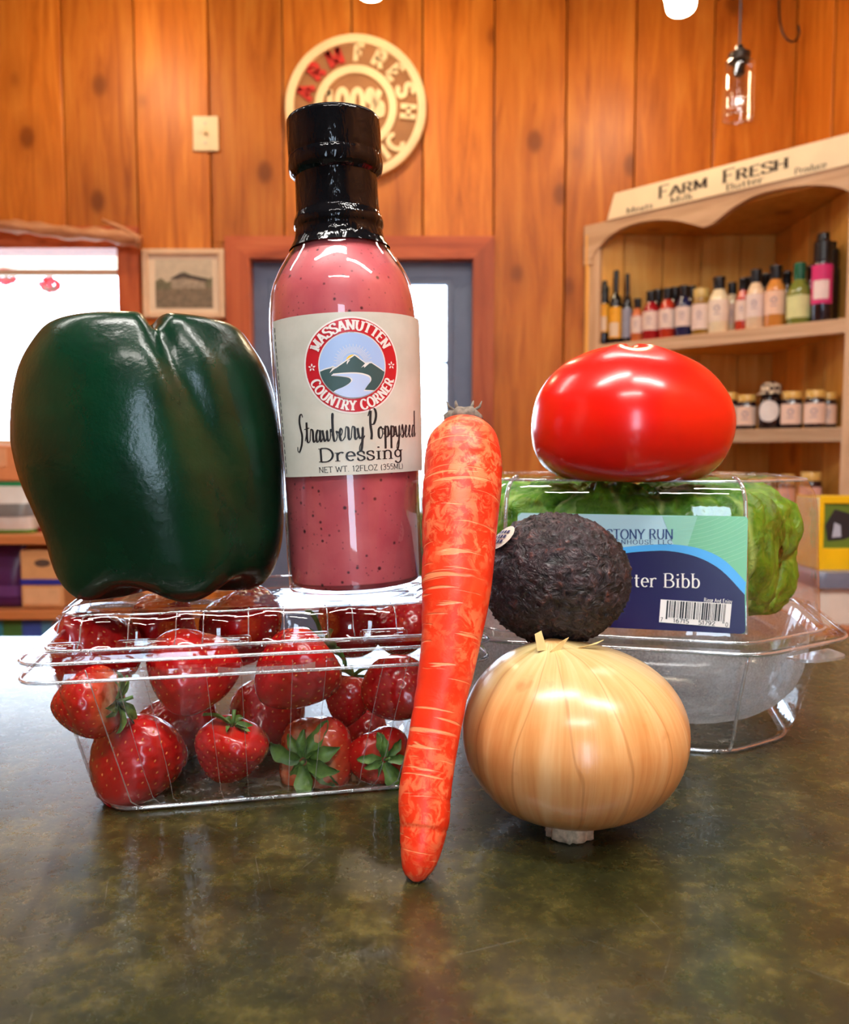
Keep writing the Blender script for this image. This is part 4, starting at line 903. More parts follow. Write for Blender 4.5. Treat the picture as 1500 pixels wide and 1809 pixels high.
bag('snack_bag', 52, 96, 872, 943, (196, 178, 160), 'beige snack bag with a dark red foot beside the white one', [('red_foot', 0, 2, (150, 34, 40)), ('print_band', 6, 8, (70, 66, 66))], Y=SY + .08)
sbox('cardboard_box', -30, 40, 786, 850, .10, (226, 150, 98), 'orange cardboard box on the window sill behind the white bag', 'box', (('flap', .05, .6, .4, .9, (236, 176, 130)),), Y=3.14)
sbox('tan_box', 38, 110, 972, 1074, .10, (222, 164, 108), 'tan box with a dark oval and a blue stripe on the middle shelf', 'box', (('blue_stripe', .0, 1.0, .40, .50, (38, 44, 150)), ('lower_panel', .08, .92, .06, .34, (230, 178, 130))))
bag('purple_bag', -50, 34, 958, 1074, (74, 28, 80), 'dark purple bag at the left end of the middle shelf', [('pale_edge', 2, 4, (104, 60, 120))])
a = at(70, 995, SY + .015); 
o = MB(); o.lathe([(0, 0), (.5, 0)], 24); o.v = [(v[0] * .045, -.0008 * 0 - .001, v[1] * .022) for v in o.v]
tb = [q for q in bpy.data.objects if q.name == 'tan_box'][0]
ov = Print().add([(.026 * math.cos(k * PI / 12), .012 * math.sin(k * PI / 12)) for k in range(24)], [tuple(range(24))]); ov.flat('dark_oval', cm((92, 70, 58), .6), tb, Matrix(((1, 0, 0, .004), (0, 0, -1, -.0515), (0, 1, 0, a.z - tb.location.z), (0, 0, 0, 1))), 0, 1.0)
for k in range(6):
    c_ = [(40, 96, 170), (50, 130, 150), (70, 120, 60), (60, 90, 180), (90, 150, 190), (50, 110, 90)][k]
    sbox('carton', -60 + 34 * k, -29 + 34 * k, 1096, 1226, .12, c_, ['blue carton at the far left', 'teal carton, second from the left,', 'green carton, third from the left,', 'bright blue carton, fourth from the left,', 'pale blue carton, fifth from the left,', 'dark green carton, sixth from the left,'][k] + ' on the bottom display shelf', 'box', (('panel', .15, .85, .25, .7, (170, 180, 190)),), grp='cartons on the bottom display shelf')

# ------------------------------------------------------------------ stack behind the counter on the right
RY = 1.55
c0 = at(1440, 1105, RY); 
tb = thing('side_table', 'brown wooden side table behind the counter on the right', 'table', (c0.x + .22, RY + .2, zb))
hgt = c0.z - zb
MB().bbox(-.30, .34, -.22, .22, hgt - .03, hgt, .004).build('table_top', plain('brown_wood', srgb(150, 92, 56), .5, .1, 8), tb)
for sx_ in (-.27, .29):
    for sy_ in (-.19, .17): MB().bbox(sx_, sx_ + .04, sy_, sy_ + .04, 0, hgt - .03, .004).build('leg', plain('brown_wood_leg', srgb(130, 78, 46), .5, .1, 8), tb)
a, b = at(1447, 1092, RY), at(1580, 1040, RY)
lid_z = at(1460, 1012, RY).z
tub = thing('lidded_tub', 'white tub with a grey lid under the yellow display on the right', 'tub', ((a.x + b.x) / 2, RY + .10, c0.z))
w_ = (b.x - a.x) / 2
MB().loft([[(v.x, v.y, z_) for v in round_poly([(-q, -.09), (q, -.09), (q, .09), (-q, .09)], .02)] for q, z_ in ((w_ * .95, 0), (w_, b.z - c0.z))], True, True).build('tub_body', cm((214, 206, 196), .4), tub, smooth=True, auto=40)
MB().loft([[(v.x, v.y, z_) for v in round_poly([(-q, -.1), (q, -.1), (q, .1), (-q, .1)], .022)] for q, z_ in ((w_ + .006, b.z - c0.z), (w_ + .008, b.z - c0.z + .01), (w_ + .008, lid_z - c0.z - .006), (w_, lid_z - c0.z))], True, True).build('lid', cm((112, 118, 138), .35), tub, smooth=True, auto=40)
M_YEL = cm((236, 186, 14), .4)
a, b = at(1452, 1010, RY + .02), at(1600, 880, RY + .02); w_, h_ = (b.x - a.x) / 2, b.z - lid_z
yb = thing('yellow_display_box', 'yellow-edged display box with a green and black picture on the right edge', 'box', ((a.x + b.x) / 2, RY + .09, lid_z))
MB().bbox(-w_, w_, -.05, .05, 0, h_, .003).build('body', cm((190, 150, 20), .5), yb)
Print().rect(-w_ + .008, w_ - .008, h_ * .30, h_ * .92).flat('picture', cm((96, 120, 36), .5), yb, Matrix(((1, 0, 0, 0), (0, 0, -1, -.0512), (0, 1, 0, 0), (0, 0, 0, 1))), 0, 1.0)
Print().poly([(-w_ + .018, h_ * .40), (-w_ + .012, h_ * .62), (-w_ + .03, h_ * .84), (-w_ + .06, h_ * .78), (-w_ + .075, h_ * .5), (-w_ + .05, h_ * .42)]).flat('dark_figure', cm((34, 34, 38), .5), yb, Matrix(((1, 0, 0, 0), (0, 0, -1, -.0516), (0, 1, 0, 0), (0, 0, 0, 1))), 0, 1.0)
Print().poly([(-w_ + .026, h_ * .45), (-w_ + .03, h_ * .66), (-w_ + .042, h_ * .62), (-w_ + .044, h_ * .46)]).flat('pale_figure', cm((170, 176, 190), .5), yb, Matrix(((1, 0, 0, 0), (0, 0, -1, -.0520), (0, 1, 0, 0), (0, 0, 0, 1))), 0, 1.0)
MB().bbox(-w_ - .002, w_ + .002, -.056, -.05, h_ * .92, h_ + .003, .001).bbox(-w_ - .002, -w_ + .008, -.056, -.05, 0, h_ * .92, .001).bbox(-w_ + .008, w_, -.056, -.05, 0, h_ * .30, .001).build('edge_strip', M_YEL, yb)
m_ = MB(); m_.prism([(-w_ + .075, 0), (-w_ + .10, 0), (-w_ + .125, h_ * .92), (-w_ + .11, h_ * .92)], -.058, -.05); m_.build('slanted_strip', M_YEL, yb)

# ------------------------------------------------------------------ counter
def counter_mat():
    m, N, L, b = nt('polished_slate_counter')
    tc = N.new('ShaderNodeTexCoord'); V = tc.outputs['Object']
    n1 = noise_n(N, L, V, 26, 9, 0.74, 0.1); n2 = noise_n(N, L, V, 150, 6, 0.75); n3 = noise_n(N, L, V, 520, 2, 0.5)
    c = ramp(N, L, n1, [(0.32, (.008, .010, .003)), (0.50, (.040, .036, .009)), (0.68, (.125, .100, .028))])
    c = mixc(N, L, ramp(N, L, n2, [(.36, (0, 0, 0)), (.66, (.8, .8, .8))]), c, (.010, .011, .004))
    sp = N.new('ShaderNodeMapRange'); sp.inputs['From Min'].default_value = .66; sp.inputs['From Max'].default_value = .74; L.new(n3, sp.inputs['Value'])
    c = mixc(N, L, math_n(N, L, 'MULTIPLY', sp.outputs[0], .22), c, (.16, .14, .09))
    # fine scratches in a few directions
    scr = None
    for ang, scl, th in ((.45, 190, .76), (1.2, 150, .765), (2.2, 210, .77), (2.85, 170, .755)):
        # rotate first, then squeeze along one axis
        rot = mapping(N, L, V, (1, 1, 1), (0, 0, ang)); v = mapping(N, L, rot, (1.0, .009, 1.0), (0, 0, 0), (ang * 3, ang, 0))
        s = noise_n(N, L, v, scl * 9, 1, .4); mr = N.new('ShaderNodeMapRange'); mr.inputs['From Min'].default_value = th; mr.inputs['From Max'].default_value = th + .05; L.new(s, mr.inputs['Value'])
        scr = mr.outputs[0] if scr is None else math_n(N, L, 'MAXIMUM', scr, mr.outputs[0])
    c = mixc(N, L, math_n(N, L, 'MULTIPLY', scr, .30), c, (.26, .25, .22))
    L.new(c, b.inputs['Base Color'])
    r = N.new('ShaderNodeMapRange'); r.inputs['From Min'].default_value = .3; r.inputs['From Max'].default_value = .7; r.inputs['To Min'].default_value = .24; r.inputs['To Max'].default_value = .33
    L.new(n2, r.inputs['Value']); L.new(r.outputs[0], b.inputs['Roughness']); sset(b, spec=.5, coat=.22, coatr=.09)
    bump(N, L, b, n2, .06, .001)
    return m
ct = thing('counter', 'dark polished olive-brown slate shop counter with scratches', 'counter', (0, 0, CZ))
MB().bbox(-1.25, .95, -.18, .690, -.032, 0, .004).build('counter_top', counter_mat(), ct)
MB().bbox(-1.22, .92, -.10, .62, FLOOR_Z, -.032, .004).build('counter_body', M_PINE_Y, ct)

# ------------------------------------------------------------------ clear plastic
M_PET = film('clear_plastic', tint=(.975, .98, .99), base=.065, gain=.45, power=2.2, rough=.04, bumps=.25, bscale=90)
M_PETE = film('plastic_edge_glint', tint=(.90, .92, .95), base=.30, gain=.65, power=1.5, rough=.10, haze=.22, hazecol=(.9, .93, .97))  # whitish haze mixed in to paint the bright lines along plastic edges
M_FOG = film('fogged_plastic', tint=(.93, .94, .95), base=.05, gain=.6, power=2.5, rough=.12, haze=.75, hazecol=(.80, .82, .84))

# ------------------------------------------------------------------ strawberry clamshell
SYAW = math.radians(11.5); SC = Vector((-.0785, .4000, 0)); SL, SW = .198, .126
box1 = thing('strawberry_clamshell', 'clear plastic clamshell of strawberries under the green pepper and the bottle', 'clamshell', SC, (0, 0, SYAW))
def s_world(lx, ly, lz):
    c, s = math.cos(SYAW), math.sin(SYAW); return Vector((SC.x + lx * c - ly * s, SC.y + lx * s + ly * c, lz))
def rrect(L, W, r, z, n=7, m=40, fn=None):
    ring = round_poly([(-L / 2, -W / 2), (L / 2, -W / 2), (L / 2, W / 2), (-L / 2, W / 2)], r, n, m)
    out = []
    N = len(ring)
    for i, p in enumerate(ring):
        a, b = ring[i - 1], ring[(i + 1) % N]; t = (b - a).normalized(); nn = Vector((t.y, -t.x))
        o = fn(p.x, p.y, abs(nn.x), abs(nn.y)) if fn else 0
        out.append((p.x + nn.x * o, p.y + nn.y * o, z))
    return out
def pulse(x, period, duty, edge):
    u = ((x / period) % 1.0); d = abs(u - .5) / (duty / 2)
    return 0.0 if d > 1 + edge else (1.0 if d < 1 - edge else .5 - .5 * math.sin((d - 1) / edge * PI / 2))
def flute(amp, per=.030, duty=.5):
    return lambda x, y_, ax, ay: (amp * pulse(x, per, duty, .25) if ay > .9 else amp * pulse(y_, per, duty, .25) if ax > .9 else 0)
ZR, ZL, ZT = .0560, .0640, .0778     # rim of the tray, rim of the lid, top
fl = .0085
Lb, Wb = SL - 2 * .026, SW - 2 * .0145
rings = []
for k in range(11):
    v = k / 10; L_ = Lb + (SL - 2 * fl - Lb) * v; W_ = Wb + (SW - 2 * fl - Wb) * v
    if k == 0: rings.append(rrect(L_ - .012, W_ - .012, .014, CZ + .0012))
    rings.append(rrect(L_ if k else L_ - .004, W_ if k else W_ - .004, .017, CZ + (max(.0025, (ZR - CZ) * v) if k else .0025), fn=flute(-.0028 * min(1, (1 - v) * 3) * (1 if k > 0 else .6), .0305, .32)))
rings += [rrect(SL - .002, SW - .002, .014, ZR + .0005), rrect(SL, SW, .014, ZR - .0025)]
tray = MB().loft(rings, cap0=False).build('tray', M_PET, box1, smooth=True, auto=60)
def folds(rg, idx, r, i0, i1, name):  # whitish tubes added along the folds to draw their highlights
    for j in idx: MB().tube([Vector(rg[i][j]) for i in range(i0, i1)], r, 6).build(name, M_PETE, box1, smooth=True)
def edge_idx(rg, per, us, front=True):
    out = []
    xsd = [(j, rg[3][j]) for j in range(7, 46)]
    for kk in range(-4, 4):
        for u_ in us:
            x_ = (kk + u_) * per
            if abs(x_) < SL / 2 - .03: out.append(min(xsd, key=lambda q: abs(q[1][0] - x_))[0])
    return sorted(set(out))
folds(rings, [0, 6, 46, 52], .0003, 0, len(rings) - 2, 'tray_corner_glint')
folds(rings, edge_idx(rings, .0305, (.34, .66)), .00014, 1, len(rings) - 2, 'wall_fold_glint')
MB().tube([Vector(p) for p in rrect(Lb - .008, Wb - .008, .014, CZ + .0016, 6, 4)], .0009, 6, closed=True).build('tray_foot', M_PETE, box1, smooth=True)
# bottom with feet
bt = [rrect(Lb - .012, Wb - .012, .014, CZ + .0012), rrect(Lb - .03, Wb - .03, .012, CZ + .004), rrect(.02, .01, .004, CZ + .0045)]
MB().loft(bt, cap1=True).build('tray_bottom', M_PET, box1, smooth=True)
MB().tube([Vector(p) for p in rrect(SL, SW, .014, ZR - .0026, 6, 4)], .0008, 6, closed=True).build('tray_rim', M_PETE, box1, smooth=True)
# lid
castle = lambda amp: flute(amp, .0335, .56)
lr = [rrect(SL, SW, .014, ZL - .003), rrect(SL - .001, SW - .001, .014, ZL - .0005), rrect(SL - 2 * fl, SW - 2 * fl, .012, ZL),
      rrect(SL - 2 * fl, SW - 2 * fl, .012, ZL - .0015), rrect(SL - 2 * fl - .004, SW - 2 * fl - .004, .012, ZL + .0005, fn=castle(.002)), rrect(SL - .0235, SW - .0235, .012, ZL + .004, fn=castle(.0030)),
      rrect(SL - .026, SW - .026, .011, ZL + .0095, fn=castle(.0032)), rrect(SL - .029, SW - .029, .010, ZT - .0012, fn=castle(.0028)), rrect(SL - .034, SW - .034, .009, ZT, fn=castle(.001)),
      rrect(SL - .050, SW - .050, .008, ZT - .0002), rrect(SL - .056, SW - .056, .008, ZT - .0032), rrect(SL - .09, SW - .08, .008, ZT - .0036)]
nper = len(lr[0])
def slot(i, j):
    """vent slots through the lid wall, one in each outward panel of the long sides"""
    if i != 5: return False
    x, y_, z_ = lr[5][j]
    return abs(y_) > SW / 2 - .02 and abs(((x / .0335) % 1.0) - .5) < .10
folds(lr, [0, 6, 46, 52], .0004, 4, 9, 'lid_corner_glint')
folds(lr, edge_idx(lr, .0335, (.20, .80)), .0003, 4, 9, 'lid_wall_glint')
MB().loft(lr, cap1=True, skip=slot).build('lid', M_PET, box1, smooth=True, auto=50)
MB().tube([Vector(p) for p in rrect(SL, SW, .014, ZL - .003, 6, 4)], .0008, 6, closed=True).build('lid_rim', M_PETE, box1, smooth=True)
MB().tube([Vector(p) for p in rrect(SL - 2 * fl, SW - 2 * fl, .012, ZL, 6, 4)], .0007, 6, closed=True).build('lid_fold', M_PETE, box1, smooth=True)
MB().tube([Vector(p) for p in rrect(SL - .031, SW - .031, .010, ZT - .0004, 6, 60, castle(.002))], .00045, 5, closed=True).build('lid_top_edge', M_PETE, box1, smooth=True)
# raised bars at the foot of the lid wall between the pillars
for k in range(-3, 3):
    xx = (k + .5) * .0335
    MB().bbox(xx - .0105, xx + .0105, -SW / 2 + .0035, -SW / 2 + .0085, ZL + .0002, ZL + .0042, .0016).build('lid_stop', M_PET, box1, smooth=True)
# press tab in the middle of the front rim
MB().loft([[(x, y_, z_) for x, y_ in ((-.020, -SW / 2 - .001), (-.014, -SW / 2 - .0045), (.014, -SW / 2 - .0045), (.020, -SW / 2 - .001))] for z_ in (ZR - .002, ZR + .001)], closed=False).build('tab', M_PETE, box1)

# ------------------------------------------------------------------ strawberries
def berry_mat(pale=0.0):
    m, N, L, b = nt('strawberry_skin'); tc = N.new('ShaderNodeTexCoord'); V = tc.outputs['Object']
    sp = N.new('ShaderNodeSeparateXYZ'); L.new(V, sp.inputs[0]); oi = N.new('ShaderNodeObjectInfo')
    n1 = noise_n(N, L, V, 60, 4); nz = math_n(N, L, 'MULTIPLY_ADD', n1, .016); nz.node.inputs[2].default_value = -.008
    zz = math_n(N, L, 'ADD', sp.outputs[2], nz)
    shift = math_n(N, L, 'MULTIPLY_ADD', oi.outputs['Random'], .010); shift.node.inputs[2].default_value = -.008 + pale
    zz = math_n(N, L, 'ADD', zz, shift)
    mr = N.new('ShaderNodeMapRange'); mr.inputs['From Min'].default_value = -.002; mr.inputs['From Max'].default_value = .021; L.new(zz, mr.inputs['Value'])
    c = ramp(N, L, mr.outputs[0], [(0.0, (.50, .004, .006)), (.45, (.56, .010, .006)), (.72, (.66, .10, .03)), (.92, (.80, .55, .30))])
    c = mixc(N, L, math_n(N, L, 'MULTIPLY', noise_n(N, L, V, 25, 3), .6), c, (.30, .002, .006))
    L.new(c, b.inputs['Base Color']); sset(b, rough=.26, spec=.5, coat=.35, coatr=.12)
    return m
M_BERRY = berry_mat(); M_BERRYP = berry_mat(.004); M_SEED = plain('strawberry_seed', srgb(206, 110, 46), .4, .25, 200)
def leafmat(name, dark, light, vscale=90):
    m, N, L, b = nt(name); tc = N.new('ShaderNodeTexCoord')
    c = ramp(N, L, noise_n(N, L, tc.outputs['Object'], vscale, 3), [(.3, dark), (.7, light)]); L.new(c, b.inputs['Base Color']); sset(b, rough=.45, spec=.4)
    b.inputs['Subsurface Weight'].default_value = .0
    return m
M_SEPAL = leafmat('strawberry_leaf', srgb(48, 82, 30), srgb(104, 136, 62), 160)
def berry_meshes(seed, R=.021, Lz=.044, blunt=.5):
    rnd = random.Random(seed)
    # profile: z from tip (-) to shoulder (+)
    def rad(t):   # t 0 tip .. 1 shoulder top
        base = math.sin(min(1, t * 1.02) * PI * .62) ** (.72 - .2 * blunt) if t < 1 else 0
        if t > .62: base *= math.sqrt(max(0, 1 - ((t - .62) / .38) ** 2)) * .96 + .04 * (1 - (t - .62) / .38)
        return base
    mx = max(rad(k / 100) for k in range(100))
    lob = [rnd.uniform(-.07, .07) for _ in range(5)]; ph = [rnd.uniform(0, 6.28) for _ in range(5)]
    def surf(t, a):
        r = R * rad(t) / mx * (1 + sum(lob[i] * math.cos((i + 1) * a + ph[i] + 2 * t) for i in range(4)))
        return Vector((r * math.cos(a) + .002 * math.sin(3 * t + ph[4]), r * math.sin(a), -Lz * .55 + Lz * t - .004 * max(0, t - .9) / .1))
    seeds = []; n = 150
    for i in range(n):
        t = .05 + .83 * (i + .5) / n; t = .05 + .83 * ((i + .5) / n) ** .85; a = i * 2.39996; seeds.append((t, a, surf(t, a)))
    NA, NT = 72, 56; vs, fs, uv = [], [], []
    for i in range(NT + 1):
        t = i / NT
        for j in range(NA):
            vs.append(surf(max(.002, min(.9995, t)), 2 * PI * j / NA))
    cen = Vector((0, 0, 0))
    for idx, v in enumerate(vs):
        d = min(((v - s[2]).length_squared) for s in seeds if abs(v.z - s[2].z) < .004) if any(abs(v.z - s[2].z) < .004 for s in seeds) else 1
        d = math.sqrt(d)
        if d < .0024:
            n_ = Vector((v.x, v.y, v.z * .3)).normalized(); vs[idx] = v - n_ * (.0007 * min(1, .25 + max(0, (v.z / Lz + .55) - .08) * 3) * (1 - (d / .0024) ** 2))
    for i in range(NT):
        for j in range(NA):
            k = (j + 1) % NA; fs.append((i * NA + j, i * NA + k, (i + 1) * NA + k, (i + 1) * NA + j))
    fs.append(tuple(range(NA))[::-1]); fs.append(tuple(NT * NA + j for j in range(NA)))
    body = new_mesh('strawberry_flesh', vs, fs)
    body.materials.append(M_BERRY)
    sd = MB()
    for t, a, p in seeds:
        e = .01; du = (surf(min(.99, t + e), a) - surf(max(.01, t - e), a)).normalized(); dv = (surf(t, a + .05) - surf(t, a - .05)).normalized(); nn = dv.cross(du).normalized()
        c = p - nn * .00045
        ring = [c + du * (0.00075 * math.cos(q)) + dv * (.00042 * math.sin(q)) for q in [2 * PI * k / 6 for k in range(6)]]
        sd.add(ring + [c + nn * .0005], [(k, (k + 1) % 6, 6) for k in range(6)])
    sm = sd.mesh('strawberry_seeds'); sm.materials.append(M_SEED)
    return body, sm, surf(.97, 0).z
def sepal_mesh(seed, Ln=.0205, W=.0068):
    rnd = random.Random(seed); nu, nv = 9, 5; vs, fs = [], []
    cu = rnd.uniform(.2, .9); tw = rnd.uniform(-.3, .3)
    for i in range(nu):
        u = i / (nu - 1); w = W / 2 * (math.sin(PI * min(.98, .12 + u * .86)) ** .8) * (1 + .15 * math.sin(u * 13 + seed))
        for j in range(nv):
            q = (j / (nv - 1) - .5) * 2
            x = Ln * u * (1 - .15 * u * cu); z = .004 * math.sin(u * 2.2) - .006 * cu * u * u + .0018 * q * q + tw * q * W * .3 * u
            vs.append((x, q * w, z))
    for i in range(nu - 1):
        for j in range(nv - 1): fs.append((i * nv + j, i * nv + j + 1, (i + 1) * nv + j + 1, (i + 1) * nv + j))
    b = len(vs); vs2 = [(x, y_, z - .0004) for x, y_, z in vs]; fs2 = [tuple(i + b for i in f[::-1]) for f in fs]
    me = new_mesh('sepal', vs + vs2, fs + fs2); me.materials.append(M_SEPAL); return me
kinds = [berry_meshes(3, .0215, .046, .3), berry_meshes(8, .0215, .042, .8), berry_meshes(15, .0215, .040, 1.0)]
sepals = [sepal_mesh(k) for k in range(4)]
stem_me = MB().tube([(0, 0, 0), (.001, 0, .004), (.003, .001, .009)], [.0013, .0011, .0012], 7).mesh('berry_stem'); stem_me.materials.append(M_SEPAL)
def strawberry(px, py, ly, size, aim, kind, label, leaves=0, roll=0.0, lscale=1.0, seed=0, pale=False):
    """aim: direction (in clamshell axes) in which the leafy end points; size: width in millimetres"""
    ny = Vector((-math.sin(SYAW), math.cos(SYAW), 0)); P = on_plane(px, py, s_world(0, ly, 0), ny)
    q = Vector(aim).normalized(); c, s = math.cos(SYAW), math.sin(SYAW); q = Vector((q.x * c - q.y * s, q.x * s + q.y * c, q.z))
    rot = q.to_track_quat('Z', 'Y').to_matrix().to_4x4() @ Matrix.Rotation(roll, 4, 'Z')
    k = size / 43.0; k_ = (k, k, k)
    t = thing('strawberry', label, 'strawberry', P, rot.to_euler(), 'strawberries in the clamshell'); t.scale = k_
    body, sm, ztop = kinds[kind]
    fo = link('flesh', body, None, t)
    if pale: fo.material_slots[0].link = 'OBJECT'; fo.material_slots[0].material = M_BERRYP
    link('seeds', sm, None, t)['kind'] = 'stuff'
    rnd = random.Random(seed + int(px))
    for i in range(leaves):
        a = 2 * PI * i / leaves + rnd.uniform(-.4, .4)
        o = link('leaf', sepals[rnd.randrange(4)], None, t, (.002 * math.cos(a), .002 * math.sin(a), ztop + .0008 + .0003 * (i % 3)), (rnd.uniform(-.3, .3), rnd.uniform(-.3, .6), a)); sc_ = rnd.uniform(.6, 1.2) * lscale; o.scale = (sc_, sc_ * rnd.uniform(.8, 1.4), sc_)
    if leaves: link('stem', stem_me, None, t, (0, 0, ztop + .0005))
    return t
FR = -.0300
strawberry(158, 1243, FR - .003, 32, (.93, -.32, .12), 0, 'pale-sided strawberry with leaves to the right, upper left of the clamshell', 9, 0, .9, 1, True)
strawberry(242, 1342, FR + .008, 44, (.30, .65, .65), 1, 'big leafless red strawberry in the lower left corner of the clamshell', 0)
strawberry(335, 1182, FR + .004, 41, (.1, .6, .75), 1, 'large red strawberry under the front edge of the pepper', 0, 1.2)
strawberry(404, 1322, FR, 33, (.15, -.15, .95), 2, 'round strawberry in the bottom row with leaves on top, third column', 6, .5, .75, 2)
strawberry(527, 1180, FR + .002, 42, (.75, .25, .60), 1, 'largest bright red strawberry below the bottle, leaves at upper right', 7, .3, .95, 3)
strawberry(556, 1332, FR + .010, 39, (-.42, -.85, .10), 2, 'bottom-row strawberry whose leafy end faces out, left of the last one', 11, .2, .98, 4, True)
strawberry(702, 1218, FR + .004, 34, (-.3, .8, .3), 0, 'dark red strawberry at the right end of the upper row, beside the carrot', 0, 2.0)
strawberry(672, 1332, FR + .003, 29, (.05, -.95, .10), 1, 'small bottom-row strawberry with leaves facing out, next to the carrot', 9, .7, 1.0, 5)
BK = .012
strawberry(165, 1150, BK - .008, 42, (.3, .5, -.6), 0, 'dark strawberry behind the pale-sided one, upper left', 0)
strawberry(424, 1105, BK, 40, (0, .9, -.2), 1, 'shaded strawberry seen high through the lid between the two largest', 0)
strawberry(618, 1232, BK - .016, 26, (.2, .3, .9), 0, 'small strawberry deep in the gap left of the carrot', 5, 0, 1.0, 6)
strawberry(622, 1100, BK + .012, 36, (.2, .9, 0), 2, 'back-row strawberry seen through the lid below the bottle', 0)
strawberry(708, 1112, BK + .004, 32, (0, .9, .2), 1, 'back-row strawberry seen through the lid near the carrot', 0)
strawberry(310, 1290, BK + .006, 40, (0, .9, .2), 1, 'back-row strawberry low behind the big lower left one', 0)
strawberry(470, 1270, BK + .008, 40, (0, .9, .2), 0, 'back-row strawberry low in the middle of the clamshell', 0)
strawberry(620, 1310, BK + .010, 38, (.1, .9, .2), 1, 'back-row strawberry low behind the outward-facing leaves', 0)
strawberry(290, 1105, BK + .020, 36, (.4, .9, .0), 2, 'back-row strawberry seen through the lid below the pepper', 0)

# ------------------------------------------------------------------ fruit and vegetables built from measured outlines
def body_mesh(name, prof, nphi=96, nz=72, mod=None, m=None, cap=True):
    """prof: (z, x centre, half width, half depth) from bottom to top; smooth closed body"""
    P4 = [Vector((p[0], p[1], p[2], p[3])) if False else p for p in prof]
    a = catmull([(p[0], p[1], p[2]) for p in prof], 8); d = catmull([(p[3], 0, 0) for p in prof], 8)
    vs, fs, uv = [], [], []; n = len(a)
    for i in range(n):
        z, xc, rx = a[i]; ry = d[i].x
        for j in range(nphi):
            f = 2 * PI * j / nphi; v = Vector((xc + rx * math.sin(f), -ry * math.cos(f), z))
            if mod: v = mod(v, f, i / (n - 1))
            vs.append(v); uv.append((j / nphi, i / (n - 1)))
    for i in range(n - 1):
        for j in range(nphi):
            k = (j + 1) % nphi; fs.append((i * nphi + j, i * nphi + k, (i + 1) * nphi + k, (i + 1) * nphi + j))
    for base, rev in ((0, True), ((n - 1) * nphi, False)):
        c = sum((Vector(vs[base + j]) for j in range(nphi)), Vector()) / nphi; vs.append(c); uv.append((0, 0 if rev else 1)); ci_ = len(vs) - 1
        for j in range(nphi):
            k = (j + 1) % nphi; fs.append((ci_, base + k, base + j) if rev else (ci_, base + j, base + k))
    me = new_mesh(name, vs, fs, uv)
    if m: me.materials.append(m)
    return me
def wrapd(a): return (a + PI) % (2 * PI) - PI

# green bell pepper, standing blossom end up
def pepper_mat():
    m, N, L, b = nt('green_pepper_skin'); tc = N.new('ShaderNodeTexCoord'); V = tc.outputs['Object']
    c = ramp(N, L, noise_n(N, L, V, 22, 4), [(.3, (.0007, .015, .007)), (.7, (.0014, .034, .013))])
    L.new(c, b.inputs['Base Color']); sset(b, rough=.25, spec=.36, coat=.08, coatr=.14)
    h = math_n(N, L, 'ADD', math_n(N, L, 'MULTIPLY', noise_n(N, L, V, 26, 2), 1.0), math_n(N, L, 'MULTIPLY', noise_n(N, L, V, 420, 2), .07))
    bump(N, L, b, h, .45, .005); return m
PY = .392; k = PY / FPX * .962; PX = at(268, 800, PY).x
rows_ = [(1052, 190, 390), (1050, 150, 425), (1042, 118, 452), (1020, 98, 478), (985, 88, 494), (945, 80, 503), (900, 62, 506), (850, 42, 506), (800, 30, 504), (760, 27, 500), (700, 33, 490), (650, 46, 475), (610, 68, 452), (580, 95, 428), (566, 135, 392), (561, 190, 340), (562, 240, 290)]
prof = [(at(268, y_, PY).z, ((l + r) / 2 - 268) * k, (r - l) / 2 * k, (r - l) / 2 * k * .80) for y_, l, r in rows_]
zbot = prof[0][0]; ztop_ = prof[-1][0]; prof = [(max(p[0], ZT + .0004) , p[1], p[2], p[3]) for p in prof]
z0 = ZT + .0004
prof = [(z0 + (p[0] - prof[0][0]) * (ztop_ - z0) / (ztop_ - prof[0][0]), p[1], p[2], p[3]) for p in prof]
grooves = [(.36, 1.0), (2.0, .8), (-2.55, .9)]
def pmod(v, f, t):
    zrel = (v.z - z0) / (ztop_ - z0)
    g = hump = 0
    for a, s in grooves:
        aa = a + .75 * (1 - zrel) * (1 if a > 0 and a < 1 else .1)    # the front crease runs down to the right
        d = wrapd(f - aa); w = .115 + .12 * (1 - zrel); g += s * math.exp(-(d / w) ** 2) * (.40 + .60 * max(0, zrel) ** 1.2); hump += s * (math.exp(-((d + .48) / .30) ** 2))
    rr = 1 - .10 * g + .012 * hump
    low = max(0, 1 - zrel * 5); rr *= 1 - .04 * low * (.5 + .5 * math.cos(5 * f + 1))
    x, y_ = v.x * rr, v.y * rr
    z = v.z
    top = max(0, (zrel - .72) / .28)
    z -= .0075 * min(1, g) * top ** 1.5
    z -= .004 * math.exp(-((math.hypot(x, y_) / .016) ** 2)) * max(0, min(1, (zrel - .85) / .1))
    z += .0075 * low ** 2 * (.5 + .5 * math.cos(5 * f + .6)) * min(1, math.hypot(x, y_) / .03)
    n = noise.noise(Vector((x, y_, z)) * 28) * .0012
    return Vector((x * (1 + n * 8), y_ * (1 + n * 8), z))
pep = thing('bell_pepper', 'big dark green bell pepper standing on the strawberry clamshell', 'bell pepper', (PX, PY, 0))
link('flesh', body_mesh('pepper_flesh', prof, 128, 72, pmod, pepper_mat()), None, pep)

